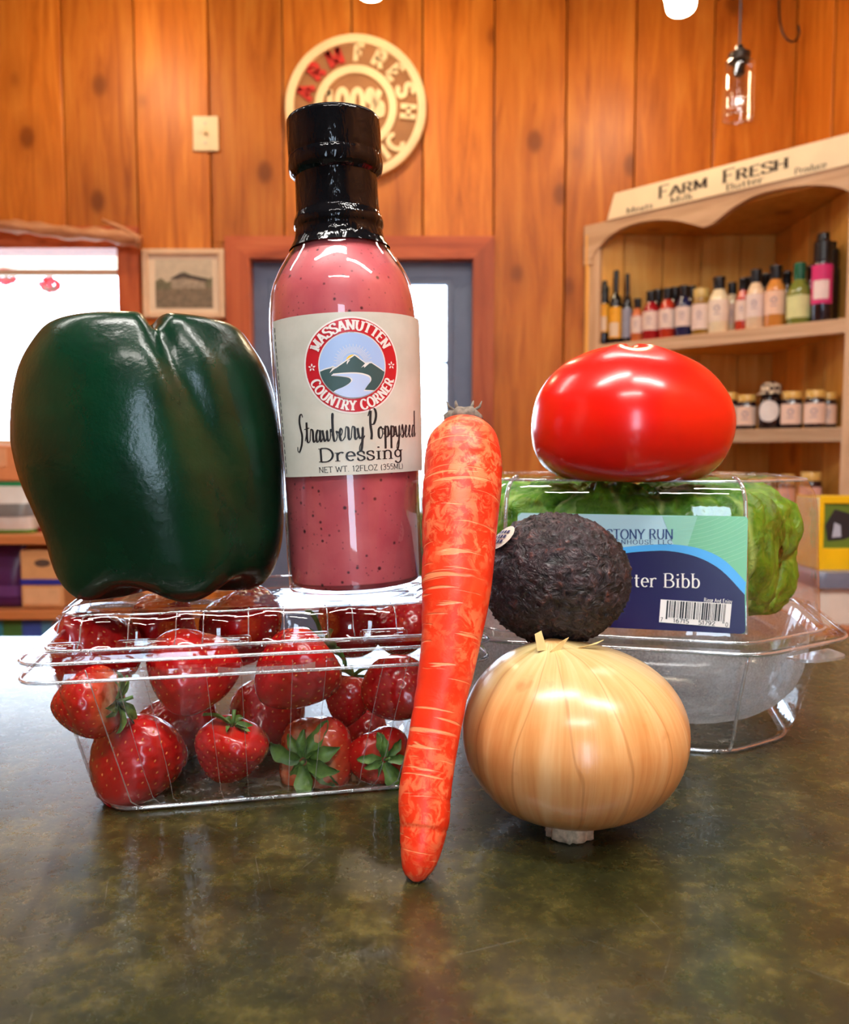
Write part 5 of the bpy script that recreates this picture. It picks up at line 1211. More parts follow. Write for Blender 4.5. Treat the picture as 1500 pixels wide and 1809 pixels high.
# tomato
def tomato_mat():
    m, N, L, b = nt('tomato_skin'); tc = N.new('ShaderNodeTexCoord'); V = tc.outputs['Object']
    c = ramp(N, L, noise_n(N, L, V, 14, 3), [(.3, (.72, .006, .003)), (.7, (.86, .012, .004))]); L.new(c, b.inputs['Base Color'])
    sset(b, rough=.24, spec=.5, coat=.2, coatr=.12)
    bump(N, L, b, noise_n(N, L, V, 22, 2), .12, .004); return m
TY = .440; TX = at(1113, 740, TY).x; k = TY / FPX * .985
rows_ = [(850, 1040, 1186), (846, 1000, 1226), (828, 964, 1256), (800, 945, 1276), (765, 938, 1287), (730, 940, 1286), (695, 950, 1272), (660, 974, 1244), (632, 1010, 1204), (615, 1050, 1165), (609, 1090, 1130)]
prof = [(at(1113, y_, TY).z, ((l + r) / 2 - 1113) * k, (r - l) / 2 * k, (r - l) / 2 * k * .94) for y_, l, r in rows_]
TZ0 = prof[0][0]
def tmod(v, f, t):
    s = 1 + .018 * math.cos(5 * f + .8) + .012 * math.cos(3 * f + 2); n = noise.noise(v * 22) * .006
    up = max(0, (t - .75) / .25)
    return Vector((v.x * (s + n), v.y * (s + n), v.z - .003 * up * (.5 + .5 * math.cos(5 * f))))
tom = thing('tomato', 'large glossy red tomato resting on the lettuce box', 'tomato', (TX, TY, 0))
link('flesh', body_mesh('tomato_flesh', prof, 112, 60, tmod, tomato_mat()), None, tom)

# onion
def onion_mat():
    m, N, L, b = nt('onion_skin'); uvn = N.new('ShaderNodeUVMap'); V = uvn.outputs[0]; tc = N.new('ShaderNodeTexCoord')
    st = noise_n(N, L, mapping(N, L, V, (34, 1.2, 1)), 1.0, 4, .6, .35); big = noise_n(N, L, tc.outputs['Object'], 24, 3)
    sp = N.new('ShaderNodeSeparateXYZ'); L.new(V, sp.inputs[0])
    c = ramp(N, L, st, [(.28, srgb(194, 116, 56)), (.5, srgb(214, 150, 90)), (.72, srgb(226, 178, 124))])
    pale = ramp(N, L, st, [(.3, srgb(192, 166, 104)), (.7, srgb(216, 204, 154))])
    up = N.new('ShaderNodeMapRange'); up.inputs['From Min'].default_value = .52; up.inputs['From Max'].default_value = .86; L.new(math_n(N, L, 'ADD', sp.outputs[1], math_n(N, L, 'MULTIPLY', math_n(N, L, 'SUBTRACT', big, .5), .5)), up.inputs['Value'])
    c = mixc(N, L, up.outputs[0], c, pale)
    # thin brown veins from root to tip
    wv = N.new('ShaderNodeTexWave'); wv.wave_type = 'BANDS'; wv.bands_direction = 'X'; wv.inputs['Scale'].default_value = 5.1; wv.inputs['Distortion'].default_value = 9.0; wv.inputs['Detail'].default_value = 3; wv.inputs['Detail Scale'].default_value = 1.3
    L.new(mapping(N, L, V, (1, .12, 1)), wv.inputs['Vector'])
    ln = N.new('ShaderNodeMapRange'); ln.inputs['From Min'].default_value = .985; ln.inputs['From Max'].default_value = 1.0; ln.inputs['To Max'].default_value = .38; L.new(wv.outputs['Fac'], ln.inputs['Value'])
    c = mixc(N, L, ln.outputs[0], c, srgb(150, 84, 36))
    nk = N.new('ShaderNodeMapRange'); nk.inputs['From Min'].default_value = .95; nk.inputs['From Max'].default_value = 1.0; L.new(sp.outputs[1], nk.inputs['Value'])
    c = mixc(N, L, math_n(N, L, 'MULTIPLY', nk.outputs[0], .6), c, srgb(176, 104, 40))
    blot = N.new('ShaderNodeMapRange'); blot.inputs['From Min'].default_value = .66; blot.inputs['From Max'].default_value = .78; blot.inputs['To Max'].default_value = .5; L.new(noise_n(N, L, mapping(N, L, V, (10, 5, 1), (0, 0, 0), (3, 1, 0)), 1.4, 3), blot.inputs['Value'])
    c = mixc(N, L, blot.outputs[0], c, srgb(168, 92, 30))
    L.new(c, b.inputs['Base Color']); sset(b, rough=.28, spec=.45, coat=.3, coatr=.2)
    bump(N, L, b, st, .10, .001); return m
OY = .337; k = OY / FPX * .985; OX = at(1012, 1290, OY).x
rows_ = [(1432, 960, 1035), (1428, 925, 1080), (1415, 885, 1128), (1390, 850, 1170), (1350, 822, 1202), (1305, 810, 1218), (1265, 812, 1217), (1225, 828, 1200), (1190, 855, 1168), (1165, 885, 1125), (1148, 918, 1075), (1138, 945, 1020), (1131, 960, 990)]
prof = [(at(1012, y_, OY).z, ((l + r) / 2 - 1012) * k, (r - l) / 2 * k, (r - l) / 2 * k) for y_, l, r in rows_]
dz = CZ + .0042 - prof[0][0]; zt_o = prof[-1][0]
prof = [(p[0] + dz * (1 - (p[0] - prof[0][0]) / (zt_o - prof[0][0])), p[1], p[2], p[3]) for p in prof]
oni = thing('onion', 'big golden yellow onion lying in front of the lettuce box, under the avocado', 'onion', (OX, OY, 0))
link('bulb', body_mesh('onion_bulb', prof, 112, 64, lambda v, f, t: Vector((v.x * (1 + .006 * math.cos(7 * f) + .004 * math.cos(13 * f)), v.y * (1 + .006 * math.cos(7 * f)), v.z)), onion_mat()), None, oni)
M_HUSK = plain('dry_husk', srgb(226, 196, 134), .6, .15, 150); M_ROOT = plain('dry_root', srgb(196, 176, 146), .9, .3, 500)
px_, pz_ = prof[0][1], prof[0][0]
rt = MB(); rt.lathe([(.0085, CZ + .0001), (.0097, CZ + .0010), (.0095, CZ + .004), (.0080, CZ + .008)], 40, px_, -.013, wob=lambda a, z_: 1 + .07 * math.sin(17 * a) + .05 * math.sin(29 * a + 1)); rt.build('root_plate', M_ROOT, oni, smooth=True)
xt, ztp = prof[-1][1], prof[-1][0]; random.seed(5)
for i, (dx, dy_, hh, ln_) in enumerate(((-.006, -.009, .0055, -.002), (-.001, -.010, .003, .004), (.008, -.006, .001, .010))):
    w_ = .0022; b0_ = Vector((xt + dx, dy_, ztp - .0022)); tip = b0_ + Vector((ln_, .001, hh + .001))
    m_ = MB(); t_ = Vector((0.8, .3, 0)).normalized() * w_
    m_.add([b0_ - t_, b0_ + t_, tip + t_ * .9 + Vector((0, 0, .0012)), tip - t_ * .5, b0_ - t_ + Vector((0, .0006, 0)), b0_ + t_ + Vector((0, .0006, 0)), tip + t_ * .9 + Vector((0, .0006, .0012)), tip - t_ * .5 + Vector((0, .0006, 0))], [(0, 1, 2, 3), (7, 6, 5, 4), (0, 4, 5, 1), (1, 5, 6, 2), (2, 6, 7, 3), (3, 7, 4, 0)])
    m_.build('husk_tip', M_HUSK, oni)

# avocado
def avo_mat():
    m, N, L, b = nt('avocado_skin'); tc = N.new('ShaderNodeTexCoord'); V = tc.outputs['Object']
    n1 = noise_n(N, L, V, 190, 5, .6, .8); n2 = noise_n(N, L, V, 45, 3)
    c = ramp(N, L, n1, [(.36, (.004, .003, .004)), (.5, (.028, .017, .022)), (.60, (.070, .045, .052)), (.70, (.20, .06, .04))])
    c = mixc(N, L, math_n(N, L, 'MULTIPLY', n2, .5), c, (.016, .013, .009)); L.new(c, b.inputs['Base Color']); sset(b, rough=.40, spec=.5)
    bump(N, L, b, n1, 1.0, .005); return m
AY = .366; AC = at(979, 1022, AY); k = AY / FPX
avo = thing('avocado', 'dark bumpy avocado resting on the onion against the carrot', 'avocado', AC, (math.radians(-8), math.radians(4), math.radians(22)))
vs, fs, uv = [], [], []; nu, nv = 128, 90
for i in range(nv + 1):
    th = PI * i / nv
    for j in range(nu):
        f = 2 * PI * j / nu; d = Vector((math.sin(th) * math.cos(f), math.sin(th) * math.sin(f), math.cos(th)))
        r = Vector((d.x * .0315, d.y * .037, d.z * .0292)); r = r * (1 + .05 * max(0, d.y)) if False else r
        n_ = noise.noise(d * 9) * .0007 + noise.noise(d * 22 + Vector((3, 1, 2))) * .0011 + noise.noise(d * 44) * .0010
        vs.append(r + d * n_); uv.append((j / nu, i / nv))
for i in range(nv):
    for j in range(nu):
        q = (j + 1) % nu; fs.append((i * nu + j, (i + 1) * nu + j, (i + 1) * nu + q, i * nu + q))
me = new_mesh('avocado_flesh', vs, fs, uv); me.materials.append(avo_mat()); link('skin', me, None, avo)
# little fruit sticker near its left end
dS = (at(872, 938, AY - .006) - AC); Rm = avo.rotation_euler.to_matrix(); dS = Rm.transposed() @ dS
def on_avo(d, off): d = d.normalized(); s_ = 1 / math.sqrt((d.x / .0315) ** 2 + (d.y / .037) ** 2 + (d.z / .0292) ** 2); return d * (s_ + off)
e1 = dS.normalized().cross(Vector((0, 0, 1))).normalized(); e2 = e1.cross(dS.normalized()).normalized()
def sticker(name, ring, m, off, par):
    m_ = MB(); pts = [on_avo(dS.normalized() + e1 * (x / 30) + e2 * (y_ / 30), off) for x, y_ in ring]; c_ = on_avo(dS.normalized() + e1 * (sum(p[0] for p in ring) / len(ring) / 30) + e2 * (sum(p[1] for p in ring) / len(ring) / 30), off); n_ = len(pts)
    m_.add(pts + [c_], [(i, (i + 1) % n_, n_) for i in range(n_)]); return m_.build(name, m, par)
st_ = sticker('sticker', [(9 * math.cos(q), 6.5 * math.sin(q)) for q in [2 * PI * i / 32 for i in range(32)]], plain('sticker_white', srgb(232, 226, 208), .5, .03), .0011, avo)
M_SINK = plain('sticker_ink', srgb(44, 40, 96), .6, .1)
for r_ in range(3):
    for c_ in range(4): 
        x_, y_ = -4.8 + 2.6 * c_, -3.4 + 2.6 * r_; sticker('sticker_mark', [(x_, y_), (x_ + 1.8, y_), (x_ + 1.8, y_ + 1.6), (x_, y_ + 1.6)], M_SINK, .0014, st_)

# carrot leaning back from the counter
def carrot_mat():
    m, N, L, b = nt('carrot_skin'); tc = N.new('ShaderNodeTexCoord'); V = tc.outputs['Object']; uvn = N.new('ShaderNodeUVMap')
    base = ramp(N, L, noise_n(N, L, V, 40, 4), [(.3, (.72, .022, .006)), (.7, (.80, .048, .010))])
    n1 = noise_n(N, L, V, 170, 6, .70, .8); pr = N.new('ShaderNodeMapRange'); pr.inputs['From Min'].default_value = .47; pr.inputs['From Max'].default_value = .56; L.new(n1, pr.inputs['Value'])
    big = N.new('ShaderNodeMapRange'); big.inputs['From Min'].default_value = .38; big.inputs['From Max'].default_value = .62; L.new(noise_n(N, L, V, 26, 3), big.inputs['Value'])
    c = mixc(N, L, math_n(N, L, 'MULTIPLY', math_n(N, L, 'MULTIPLY', pr.outputs[0], big.outputs[0]), .62), base, (.92, .33, .13))
    # pale growth rings
    v = mapping(N, L, uvn.outputs[0], (2.6, 150, 1)); ring = noise_n(N, L, v, 1.0, 2, .5, .5); rr = N.new('ShaderNodeMapRange'); rr.inputs['From Min'].default_value = .615; rr.inputs['From Max'].default_value = .67; L.new(ring, rr.inputs['Value'])
    c = mixc(N, L, math_n(N, L, 'MULTIPLY', rr.outputs[0], .6), c, (.92, .36, .15))
    L.new(c, b.inputs['Base Color']); sset(b, rough=.36, spec=.4)
    h = math_n(N, L, 'SUBTRACT', math_n(N, L, 'MULTIPLY', n1, .4), rr.outputs[0]); bump(N, L, b, h, .35, .0012); return m
CP = [(737, 1553, .2880, .8), (737, 1548, .2880, 3.8), (738, 1532, .2890, 5.9), (744, 1495, .2915, 7.8), (750, 1450, .2950, 9.3), (750, 1410, .2985, 9.9), (758, 1350, .3040, 9.6), (776, 1250, .3135, 10.0), (794, 1150, .3235, 11.6), (805, 1050, .3335, 13.8), (811, 950, .3455, 15.5), (817, 850, .3580, 17.0), (819, 800, .3645, 16.6), (820, 770, .3685, 14.4), (820, 752, .3705, 10.5), (820, 744, .3715, 5.0)]
cpts = catmull([at(a_, b_, c_) for a_, b_, c_, d_ in CP], 10); crad = [v.x for v in catmull([(d_ / 1000, 0, 0) for *_, d_ in CP], 10)]
random.seed(21); dents = sorted(random.uniform(.04, .92) for _ in range(26)); dph = [random.uniform(0, 6.28) for _ in dents]
def cfn(t, a):
    s = 1 + .012 * math.cos(2 * a + 5 * t)
    for d_, p_ in zip(dents, dph):
        s -= .035 * math.exp(-((t - d_) / .005) ** 2) * max(0, math.cos(a - p_)) ** .5 if math.cos(a - p_) > 0 else 0
    s += .03 * noise.noise(Vector((math.cos(a) * 1.2, math.sin(a) * 1.2, t * 14)))
    return s
car = thing('carrot', 'long orange-red carrot leaning upright from the counter between bottle and onion', 'carrot', at(737, 1553, .2880))
o_ = car.location.copy()
root = MB().tube([p - o_ for p in cpts], crad, 56, fn=cfn).build('root', carrot_mat(), car, smooth=True)
top_p = cpts[-1] - o_; ax = (cpts[-1] - cpts[-20]).normalized()
M_CROWN = plain('carrot_crown', srgb(120, 108, 96), .9, .35, 500)
cr = MB().tube([top_p - ax * .0015, top_p + ax * .002, top_p + ax * .0045, top_p + ax * .0052], [.0075, .0078, .0058, .001], 24, fn=lambda t, a: 1 + .16 * math.sin(7 * a) + .1 * math.sin(11 * a + 2)).build('crown', M_CROWN, car, smooth=True)
for i in range(6):
    a_ = i * 1.05; d_ = Vector((math.cos(a_), .5 * math.sin(a_), .35)); p_ = top_p + ax * .0035 + d_ * .004
    MB().tube([p_, p_ + d_ * .003 + ax * .001, p_ + d_ * .004 + ax * .0035], [.0009, .0007, .0002], 6).build('stalk_stub', M_CROWN, car, smooth=True)

# ------------------------------------------------------------------ dressing bottle
BY = .390; BP = at(633, 1040, BY); BP.z = ZT + .0003
bot = thing('dressing_bottle', 'glass bottle of pink strawberry poppyseed dressing with a black sealed cap', 'bottle', BP, (0, math.radians(-2.7), 0))
bot.location.z += .0008
R0, R1 = .0325, .0345
outer = [(.001, .0010), (.020, .0008), (.0275, .0), (.0305, .0012), (.0320, .004), (R0, .009), (.0329, .050), (R1, .105), (.0348, .117), (.0344, .127), (.0330, .1365), (.0300, .1445), (.0262, .1510), (.0226, .1565), (.0200, .162)]
outer = [(r, z + .004 if z > .012 else z) for r, z in outer]
prof_o = [(v.x, v.y) for v in catmull([(r, z, 0) for r, z in outer], 4)]
M_BG = film('bottle_glass', tint=(.98, .985, .99), base=.045, gain=.9, power=2.4, rough=.01)
MB().lathe(prof_o, 72, cap0=False, cap1=False).build('glass', M_BG, bot, smooth=True)
def dress_mat():
    m, N, L, b = nt('pink_dressing'); tc = N.new('ShaderNodeTexCoord'); V = tc.outputs['Object']
    c = ramp(N, L, noise_n(N, L, V, 60, 4), [(.3, srgb(196, 82, 92)), (.7, srgb(212, 104, 108))])
    for scl, th, amt in ((260, .105, .9), (150, .075, .95), (420, .10, .5)):
        vo = N.new('ShaderNodeTexVoronoi'); vo.inputs['Scale'].default_value = scl; vo.inputs['Randomness'].default_value = 1.0; L.new(V, vo.inputs['Vector'])
        wn = N.new('ShaderNodeSeparateColor'); L.new(vo.outputs['Color'], wn.inputs[0])
        keep = math_n(N, L, 'GREATER_THAN', wn.outputs[0], .68)
        mr = N.new('ShaderNodeMapRange'); mr.inputs['From Min'].default_value = th; mr.inputs['From Max'].default_value = th * 2.2; mr.inputs['To Min'].default_value = amt; mr.inputs['To Max'].default_value = 0; L.new(vo.outputs['Distance'], mr.inputs['Value'])
        c = mixc(N, L, math_n(N, L, 'MULTIPLY', mr.outputs[0], keep), c, srgb(60, 20, 30))
    L.new(c, b.inputs['Base Color']); sset(b, rough=.35, spec=.4); return m
inner = [(.001, .0060), (.020, .0050), (.0272, .0048), (.0302, .0070), (.0311, .012), (.0315, .050), (.0331, .105), (.0334, .117), (.0330, .127), (.0316, .1362), (.0287, .1437), (.0249, .1500), (.0212, .1555), (.0188, .161), (.001, .1615)]
inner = [(r, z + .004 if z > .013 else z) for r, z in inner]
MB().lathe([(v.x, v.y) for v in catmull([(r, z, 0) for r, z in inner], 4)], 72).build('dressing', dress_mat(), bot, smooth=True)
# black cap with shrink band
def cap_mat():
    m, N, L, b = nt('black_shrink_film'); tc = N.new('ShaderNodeTexCoord'); b.inputs['Base Color'].default_value = (.004, .004, .005, 1); sset(b, rough=.08, spec=.28)
    bump(N, L, b, noise_n(N, L, mapping(N, L, tc.outputs['Object'], (1, 1, .45)), 190, 3, .5, .6), .45, .0018); return m
M_CAP = cap_mat()
capp = [(.0234, .1562), (.0224, .1580), (.0212, .1602), (.0205, .1625), (.0202, .1648), (.0208, .1668), (.0207, .1690), (.0199, .1712), (.0192, .1745), (.0190, .1895)]
band = MB(); band.lathe([(v.x, v.y) for v in catmull([(r, z + .004, 0) for r, z in capp], 4)], 96, cap0=False, cap1=False, wob=lambda a, z: 1 + .003 * math.sin(9 * a + 40 * z) * math.sin(300 * z))
band.build('shrink_band', M_CAP, bot, smooth=True)
lid_ = [(.0190, .1885), (.0210, .1905), (.0218, .1935), (.0216, .1965), (.0213, .1980), (.0215, .2000), (.0215, .2125), (.0209, .2142), (.0190, .2148), (.001, .2148)]
MB().lathe([(v.x, v.y) for v in catmull([(r, z + .004, 0) for r, z in lid_], 3)], 96, cap0=False, wob=lambda a, z: 1 + (.004 * math.sin(14 * a + 200 * z) if z < .202 else .0012 * math.sin(40 * a))).build('cap', M_CAP, bot, smooth=True, auto=60)

# paper label wrapped round the glass; units are millimetres from the bottle's foot
def paper_mat():
    m, N, L, b = nt('label_paper'); tc = N.new('ShaderNodeTexCoord'); V = tc.outputs['Object']
    c = ramp(N, L, noise_n(N, L, V, 70, 5), [(.3, srgb(200, 198, 184)), (.7, srgb(216, 213, 200))])
    sp = N.new('ShaderNodeMapRange'); sp.inputs['From Min'].default_value = .72; sp.inputs['From Max'].default_value = .78; sp.inputs['To Max'].default_value = .5; L.new(noise_n(N, L, V, 330, 3), sp.inputs['Value'])
    c = mixc(N, L, sp.outputs[0], c, srgb(120, 112, 96)); L.new(c, b.inputs['Base Color']); sset(b, rough=.38, spec=.4); return m
PH = math.radians(14.4); HW = 42.2; LZ0, LZ1 = 56.5, 126.0
def Rz(z): return .0329 + (.0348 - .0329) * min(1, (z - .05) / .066) if z > .05 else .0329
def lab(pr, name, m, par, off):
    """wrap print round the slightly flaring glass"""
    o = pr.wrap(name, m, par, .0330, PH, .0012)
    for v in o.data.vertices:
        r = math.hypot(v.co.x, v.co.y); k_ = (Rz(v.co.z) + .00035 + off) / r; v.co.x *= k_; v.co.y *= k_
    return o
pr = Print()
nrow = 16
for i in range(nrow): pr.rect(-HW, HW, LZ0 + (LZ1 - LZ0) * i / nrow, LZ0 + (LZ1 - LZ0) * (i + 1) / nrow)
label = lab(pr, 'label', paper_mat(), bot, 0)
I_BLACK = plain('ink_black', (.012, .012, .014), .5, .1); I_RED = plain('ink_red', srgb(200, 28, 42), .4, .05); I_WHITE = plain('ink_white', srgb(238, 232, 226), .45, .03)
I_SKY = plain('ink_sky', srgb(168, 196, 240), .45, .05); I_MTN = plain('ink_mountain', srgb(56, 84, 84), .5, .06); I_SUN = plain('ink_sun', srgb(250, 200, 50), .45, .05); I_RIV = plain('ink_river', srgb(190, 208, 244), .45, .05)
EX, EZ, ES = -2.7, 103.4, .925     # emblem centre (mm along, mm up)
def em(name, pr, m, layer):
    if name.startswith('emblem'): pr.v = [(EX + (x - EX) * ES, EZ + (y_ - EZ) * ES) for x, y_ in pr.v]
    return lab(pr, name, m, label, .00006 * layer)
em('emblem_rim', Print().ring(EX, EZ, 0.0001, 22.3), I_WHITE, 1)
em('emblem_ring', Print().ring(EX, EZ, 15.4, 21.5), I_RED, 2)
em('emblem_sky', Print().disc(EX, EZ, 14.9, 64), I_SKY, 2)
pr = Print()
for i in range(40):
    a_ = math.radians(-12 + 204 * i / 39); r0_, r1_ = 4.6, (8.6 if i % 2 else 7.4)
    ca, sa = math.cos(a_), math.sin(a_); pr.line([(EX + .2 + r0_ * ca, EZ + 1.2 + r0_ * sa), (EX + .2 + r1_ * ca, EZ + 1.2 + r1_ * sa)], .16)
em('emblem_rays', pr, I_WHITE, 3)
em('emblem_sun', Print().disc(EX + .3, EZ + 1.6, 3.3, 32), I_SUN, 4)
def inside(pts, r=14.9):
    out = []
    for x, y_ in pts:
        d = math.hypot(x, y_); k_ = min(1, r / d) if d > 0 else 1; out.append((EX + x * k_, EZ + y_ * k_))
    return out
rim_ = lambda a0, a1, n=14: [(15 * math.cos(math.radians(a0 + (a1 - a0) * i / n)), 15 * math.sin(math.radians(a0 + (a1 - a0) * i / n))) for i in range(n + 1)]
mt = [(-14.6, -2.2), (-12.2, -1.4), (-9.6, -.9), (-8.6, -.4), (-7.6, -1.2), (-2.2, 2.3), (1.0, 4.4), (5.6, .6), (8.4, .8), (14.2, -3.0)]
em('emblem_snow', Print().poly(inside([(x, y_ + .55) for x, y_ in mt] + [(14.6, -4.2), (0, -5), (-14.4, -4)])), I_WHITE, 5)
em('emblem_mountains', Print().poly(inside(mt + rim_(-12, -168, 40))), I_MTN, 6)
em('emblem_snow_cap', Print().poly([(EX - 2.2, EZ + 2.2), (EX - 1.0, EZ + 2.6), (EX - 2.6, EZ + .4), (EX - 2.6, EZ + 1.3)]).poly([(EX - 8.8, EZ - .6), (EX - 7.6, EZ - 1.0), (EX - 10.4, EZ - 3.2), (EX - 9.8, EZ - 2.2)]).poly([(EX + 5.5, EZ + .8), (EX + 7.6, EZ + .9), (EX + 5.0, EZ - 1.3), (EX + 4.9, EZ - .5), (EX + 3.6, EZ - 1.2)]), I_WHITE, 7)
rv_top = spl([(-9.2, -4.0), (-4, -3.8), (2, -4.0), (6.6, -5.4), (7.4, -7.6), (5.6, -10.0), (4.2, -12.0)], 5); rv_bot = spl([(-9.2, -4.2), (-4.5, -4.8), (-1.2, -5.6), (-.6, -7.2), (-3.2, -9.2), (-7.6, -11.0), (-8.8, -12.4)], 5)
def band_(top, bot_, g):
    P_ = [(x, y_ + g) if True else 0 for x, y_ in top]; Q_ = [(x - g * 1.2, y_ - g * .4) for x, y_ in bot_]; P_ = [(x + g * .9, y_) for x, y_ in P_]
    return inside(P_ + rim_(-52 if g else -54, -124, 16) + Q_[::-1])
em('emblem_river_bank', Print().poly(band_(rv_top, rv_bot, .55)).poly(inside([(4.2, -12.0), (8.6, -13.2), (8.0, -14.0), (3.4, -13.0)])), I_WHITE, 7)
em('emblem_river', Print().poly(band_(rv_top, rv_bot, 0)), I_RIV, 8)
pr = Print(); pr.arc_text('MASSANUTTEN', 4.5, SLAB, EX, EZ, 16.3, 90, 128); pr.arc_text('COUNTRY CORNER', 4.5, SLAB, EX, EZ, 20.8, -90, 142, True)
em('emblem_lettering', pr, I_WHITE, 4)
pr = Print()
for sx_ in (-18.4, 18.4):
    for i in range(5):
        a_ = PI / 2 + i * 2 * PI / 5; ca, sa = math.cos(a_), math.sin(a_)
        pr.poly([(EX + sx_ + .35 * ca, EZ + .35 * sa), (EX + sx_ + 1.1 * ca - .45 * sa, EZ + 1.1 * sa + .45 * ca), (EX + sx_ + 1.95 * ca, EZ + 1.95 * sa), (EX + sx_ + 1.1 * ca + .45 * sa, EZ + 1.1 * sa - .45 * ca)])
em('emblem_flowers', pr, I_WHITE, 4)
em('script_lettering', Print().script('Strawberry Poppyseed', 11.5, -0.3, 71.6, 60.5, math.radians(1.0)), I_BLACK, 1)
em('product_lettering', Print().text('Dressing', 5.9, dict(TYPE, thick=.12, thin=.085), 0.1, 62.6, width=39), I_BLACK, 1)
em('weight_lettering', Print().text('NET WT. 12FLOZ (355ML)', 2.4, dict(TYPE, thick=.12, thin=.10), -.1, 58.0, width=39.5), I_BLACK, 1)
for s_ in (-1, 1):
    pr = Print()
    for i in range(22):
        y_ = 58.0 + i * 3.0; pr.rect(s_ * (HW - 1.6) - .35, s_ * (HW - 1.6) + .35, y_, y_ + 2.0)
    em('dashed_line', pr, I_BLACK, 1)
    em('edge_line', Print().rect(min(s_ * HW, s_ * (HW - .5)), max(s_ * HW, s_ * (HW - .5)), LZ0, LZ1), I_WHITE, 1)

# ------------------------------------------------------------------ lettuce box: chamfered clear clamshell
LANG = math.radians(-13.5); LC = Vector((.1600, .3905, 0))       # front right corner of the rim, local frame: x along the front, y into the box
box2 = thing('lettuce_clamshell', 'clear chamfered plastic box of lettuce with a green and navy label under the tomato', 'clamshell', LC, (0, 0, LANG))
FLN, CH = .128, .047
DPT = FLN * .78 + 2 * CH
def octo(ins, z, r=.010, n=5, m=4):
    a, c = FLN, CH; t = ins * .41421356
    pts = [(-a + t, ins), (-t, ins), (c * 1.0 - ins, c + t), (c - ins, DPT - c - t), (-t, DPT - ins), (-a + t, DPT - ins), (-a - c + ins, DPT - c - t), (-a - c + ins, c + t)]
    return [(v.x, v.y, z) for v in round_poly(pts, r, n, m)]
ZQ = .0510
LT = .1330
lid_r = [octo(-.006, ZQ - .003, .012), octo(-.006, ZQ, .012), octo(.004, ZQ + .001, .010), octo(.006, ZQ + .006, .010), octo(.0075, ZQ + .030, .009), octo(.009, LT - .018, .009), octo(.0105, LT - .009, .010), octo(.014, LT - .003, .011), octo(.020, LT - .0006, .012), octo(.030, LT, .012), octo(.034, LT - .002, .012), octo(.06, LT - .0025, .010)]
MB().loft(lid_r, cap1=True).build('lid', M_PET, box2, smooth=True, auto=55)
MB().tube([Vector(p) for p in octo(-.006, ZQ - .002, .012)], .0009, 6, closed=True).build('lid_rim', M_PETE, box2, smooth=True)
MB().tube([Vector(p) for p in octo(.004, ZQ + .0012, .010)], .0007, 6, closed=True).build('lid_fold', M_PETE, box2, smooth=True)
MB().tube([Vector(p) for p in octo(.0145, LT - .0022, .011)], .0008, 6, closed=True).build('lid_top_edge', M_PETE, box2, smooth=True)
for (a_, nm) in ((2 + 0, 0),):
    pass
# whitish tubes painting bright lines up the corner folds beside the front face
for s_ in (0, 1):
    P_ = []
    for ins, z_ in ((.006, ZQ + .005), (.0075, ZQ + .03), (.009, LT - .018), (.0105, LT - .009), (.014, LT - .003), (.0195, LT - .0004)):
        t = ins * .4142; P_.append(Vector((-t - .0012 if s_ else -FLN + t + .0012, ins + .0010, z_)))
    MB().tube(catmull(P_, 4), .0011, 8).build('corner_glint', M_PETE, box2, smooth=True)
tray_r = [octo(-.0055, ZQ - .0035, .012), octo(.003, ZQ - .004, .010), octo(.005, ZQ - .010, .010), octo(.010, ZQ - .028, .010), octo(.015, CZ + .010, .011), octo(.018, CZ + .003, .012), octo(.024, CZ + .0008, .012)]
MB().loft(tray_r, cap1=False).build('tray', M_PET, box2, smooth=True, auto=55)
MB().tube([Vector(p) for p in octo(.0205, CZ + .0012, .012)], .0010, 6, closed=True).build('tray_foot', M_PETE, box2, smooth=True)
P_ = [Vector((-.4142 * i_ - .001, i_ + .0006, z_)) for i_, z_ in ((.004, ZQ - .006), (.010, ZQ - .028), (.015, CZ + .010), (.018, CZ + .003))]
MB().tube(catmull(P_, 4), .0009, 8).build('tray_corner', M_PETE, box2, smooth=True)
# fogged bowl inside the tray
cxl, cyl = -FLN / 2, DPT / 2
bw = []
for k in range(9):
    v = k / 8; ins = .006 + .06 * (1 - math.sin(v * PI / 2)) ** 1.3; bw.append(octo(min(.066, ins + .002), CZ + .004 + (ZQ - CZ - .010) * (1 - math.cos(v * PI / 2)), .03))
MB().loft(bw, cap0=True).build('bowl', M_FOG, box2, smooth=True)
# opening tabs on the right
for (yy, zz) in ((CH * .9, ZQ - .006),):
    tb_ = []
    ctr = Vector((CH * .62, CH * .62, 0)); o1 = Vector((.7071, -.7071, 0)); o2 = Vector((.7071, .7071, 0))
    ring = [ctr + o2 * q for q in (-.016,)] 
    poly_ = [ctr - o2 * .017, ctr - o2 * .013 + o1 * .010, ctr + o1 * .014 + o2 * .004, ctr + o1 * .012 + o2 * .013, ctr + o2 * .018]
    poly_ = [(v.x, v.y) for v in catmull(poly_, 4)]
    MB().loft([[(x, y_, z_) for x, y_ in poly_] for z_ in (zz - .003, zz - .0015)], True, True).build('tab', M_PETE, box2, smooth=True, auto=40)

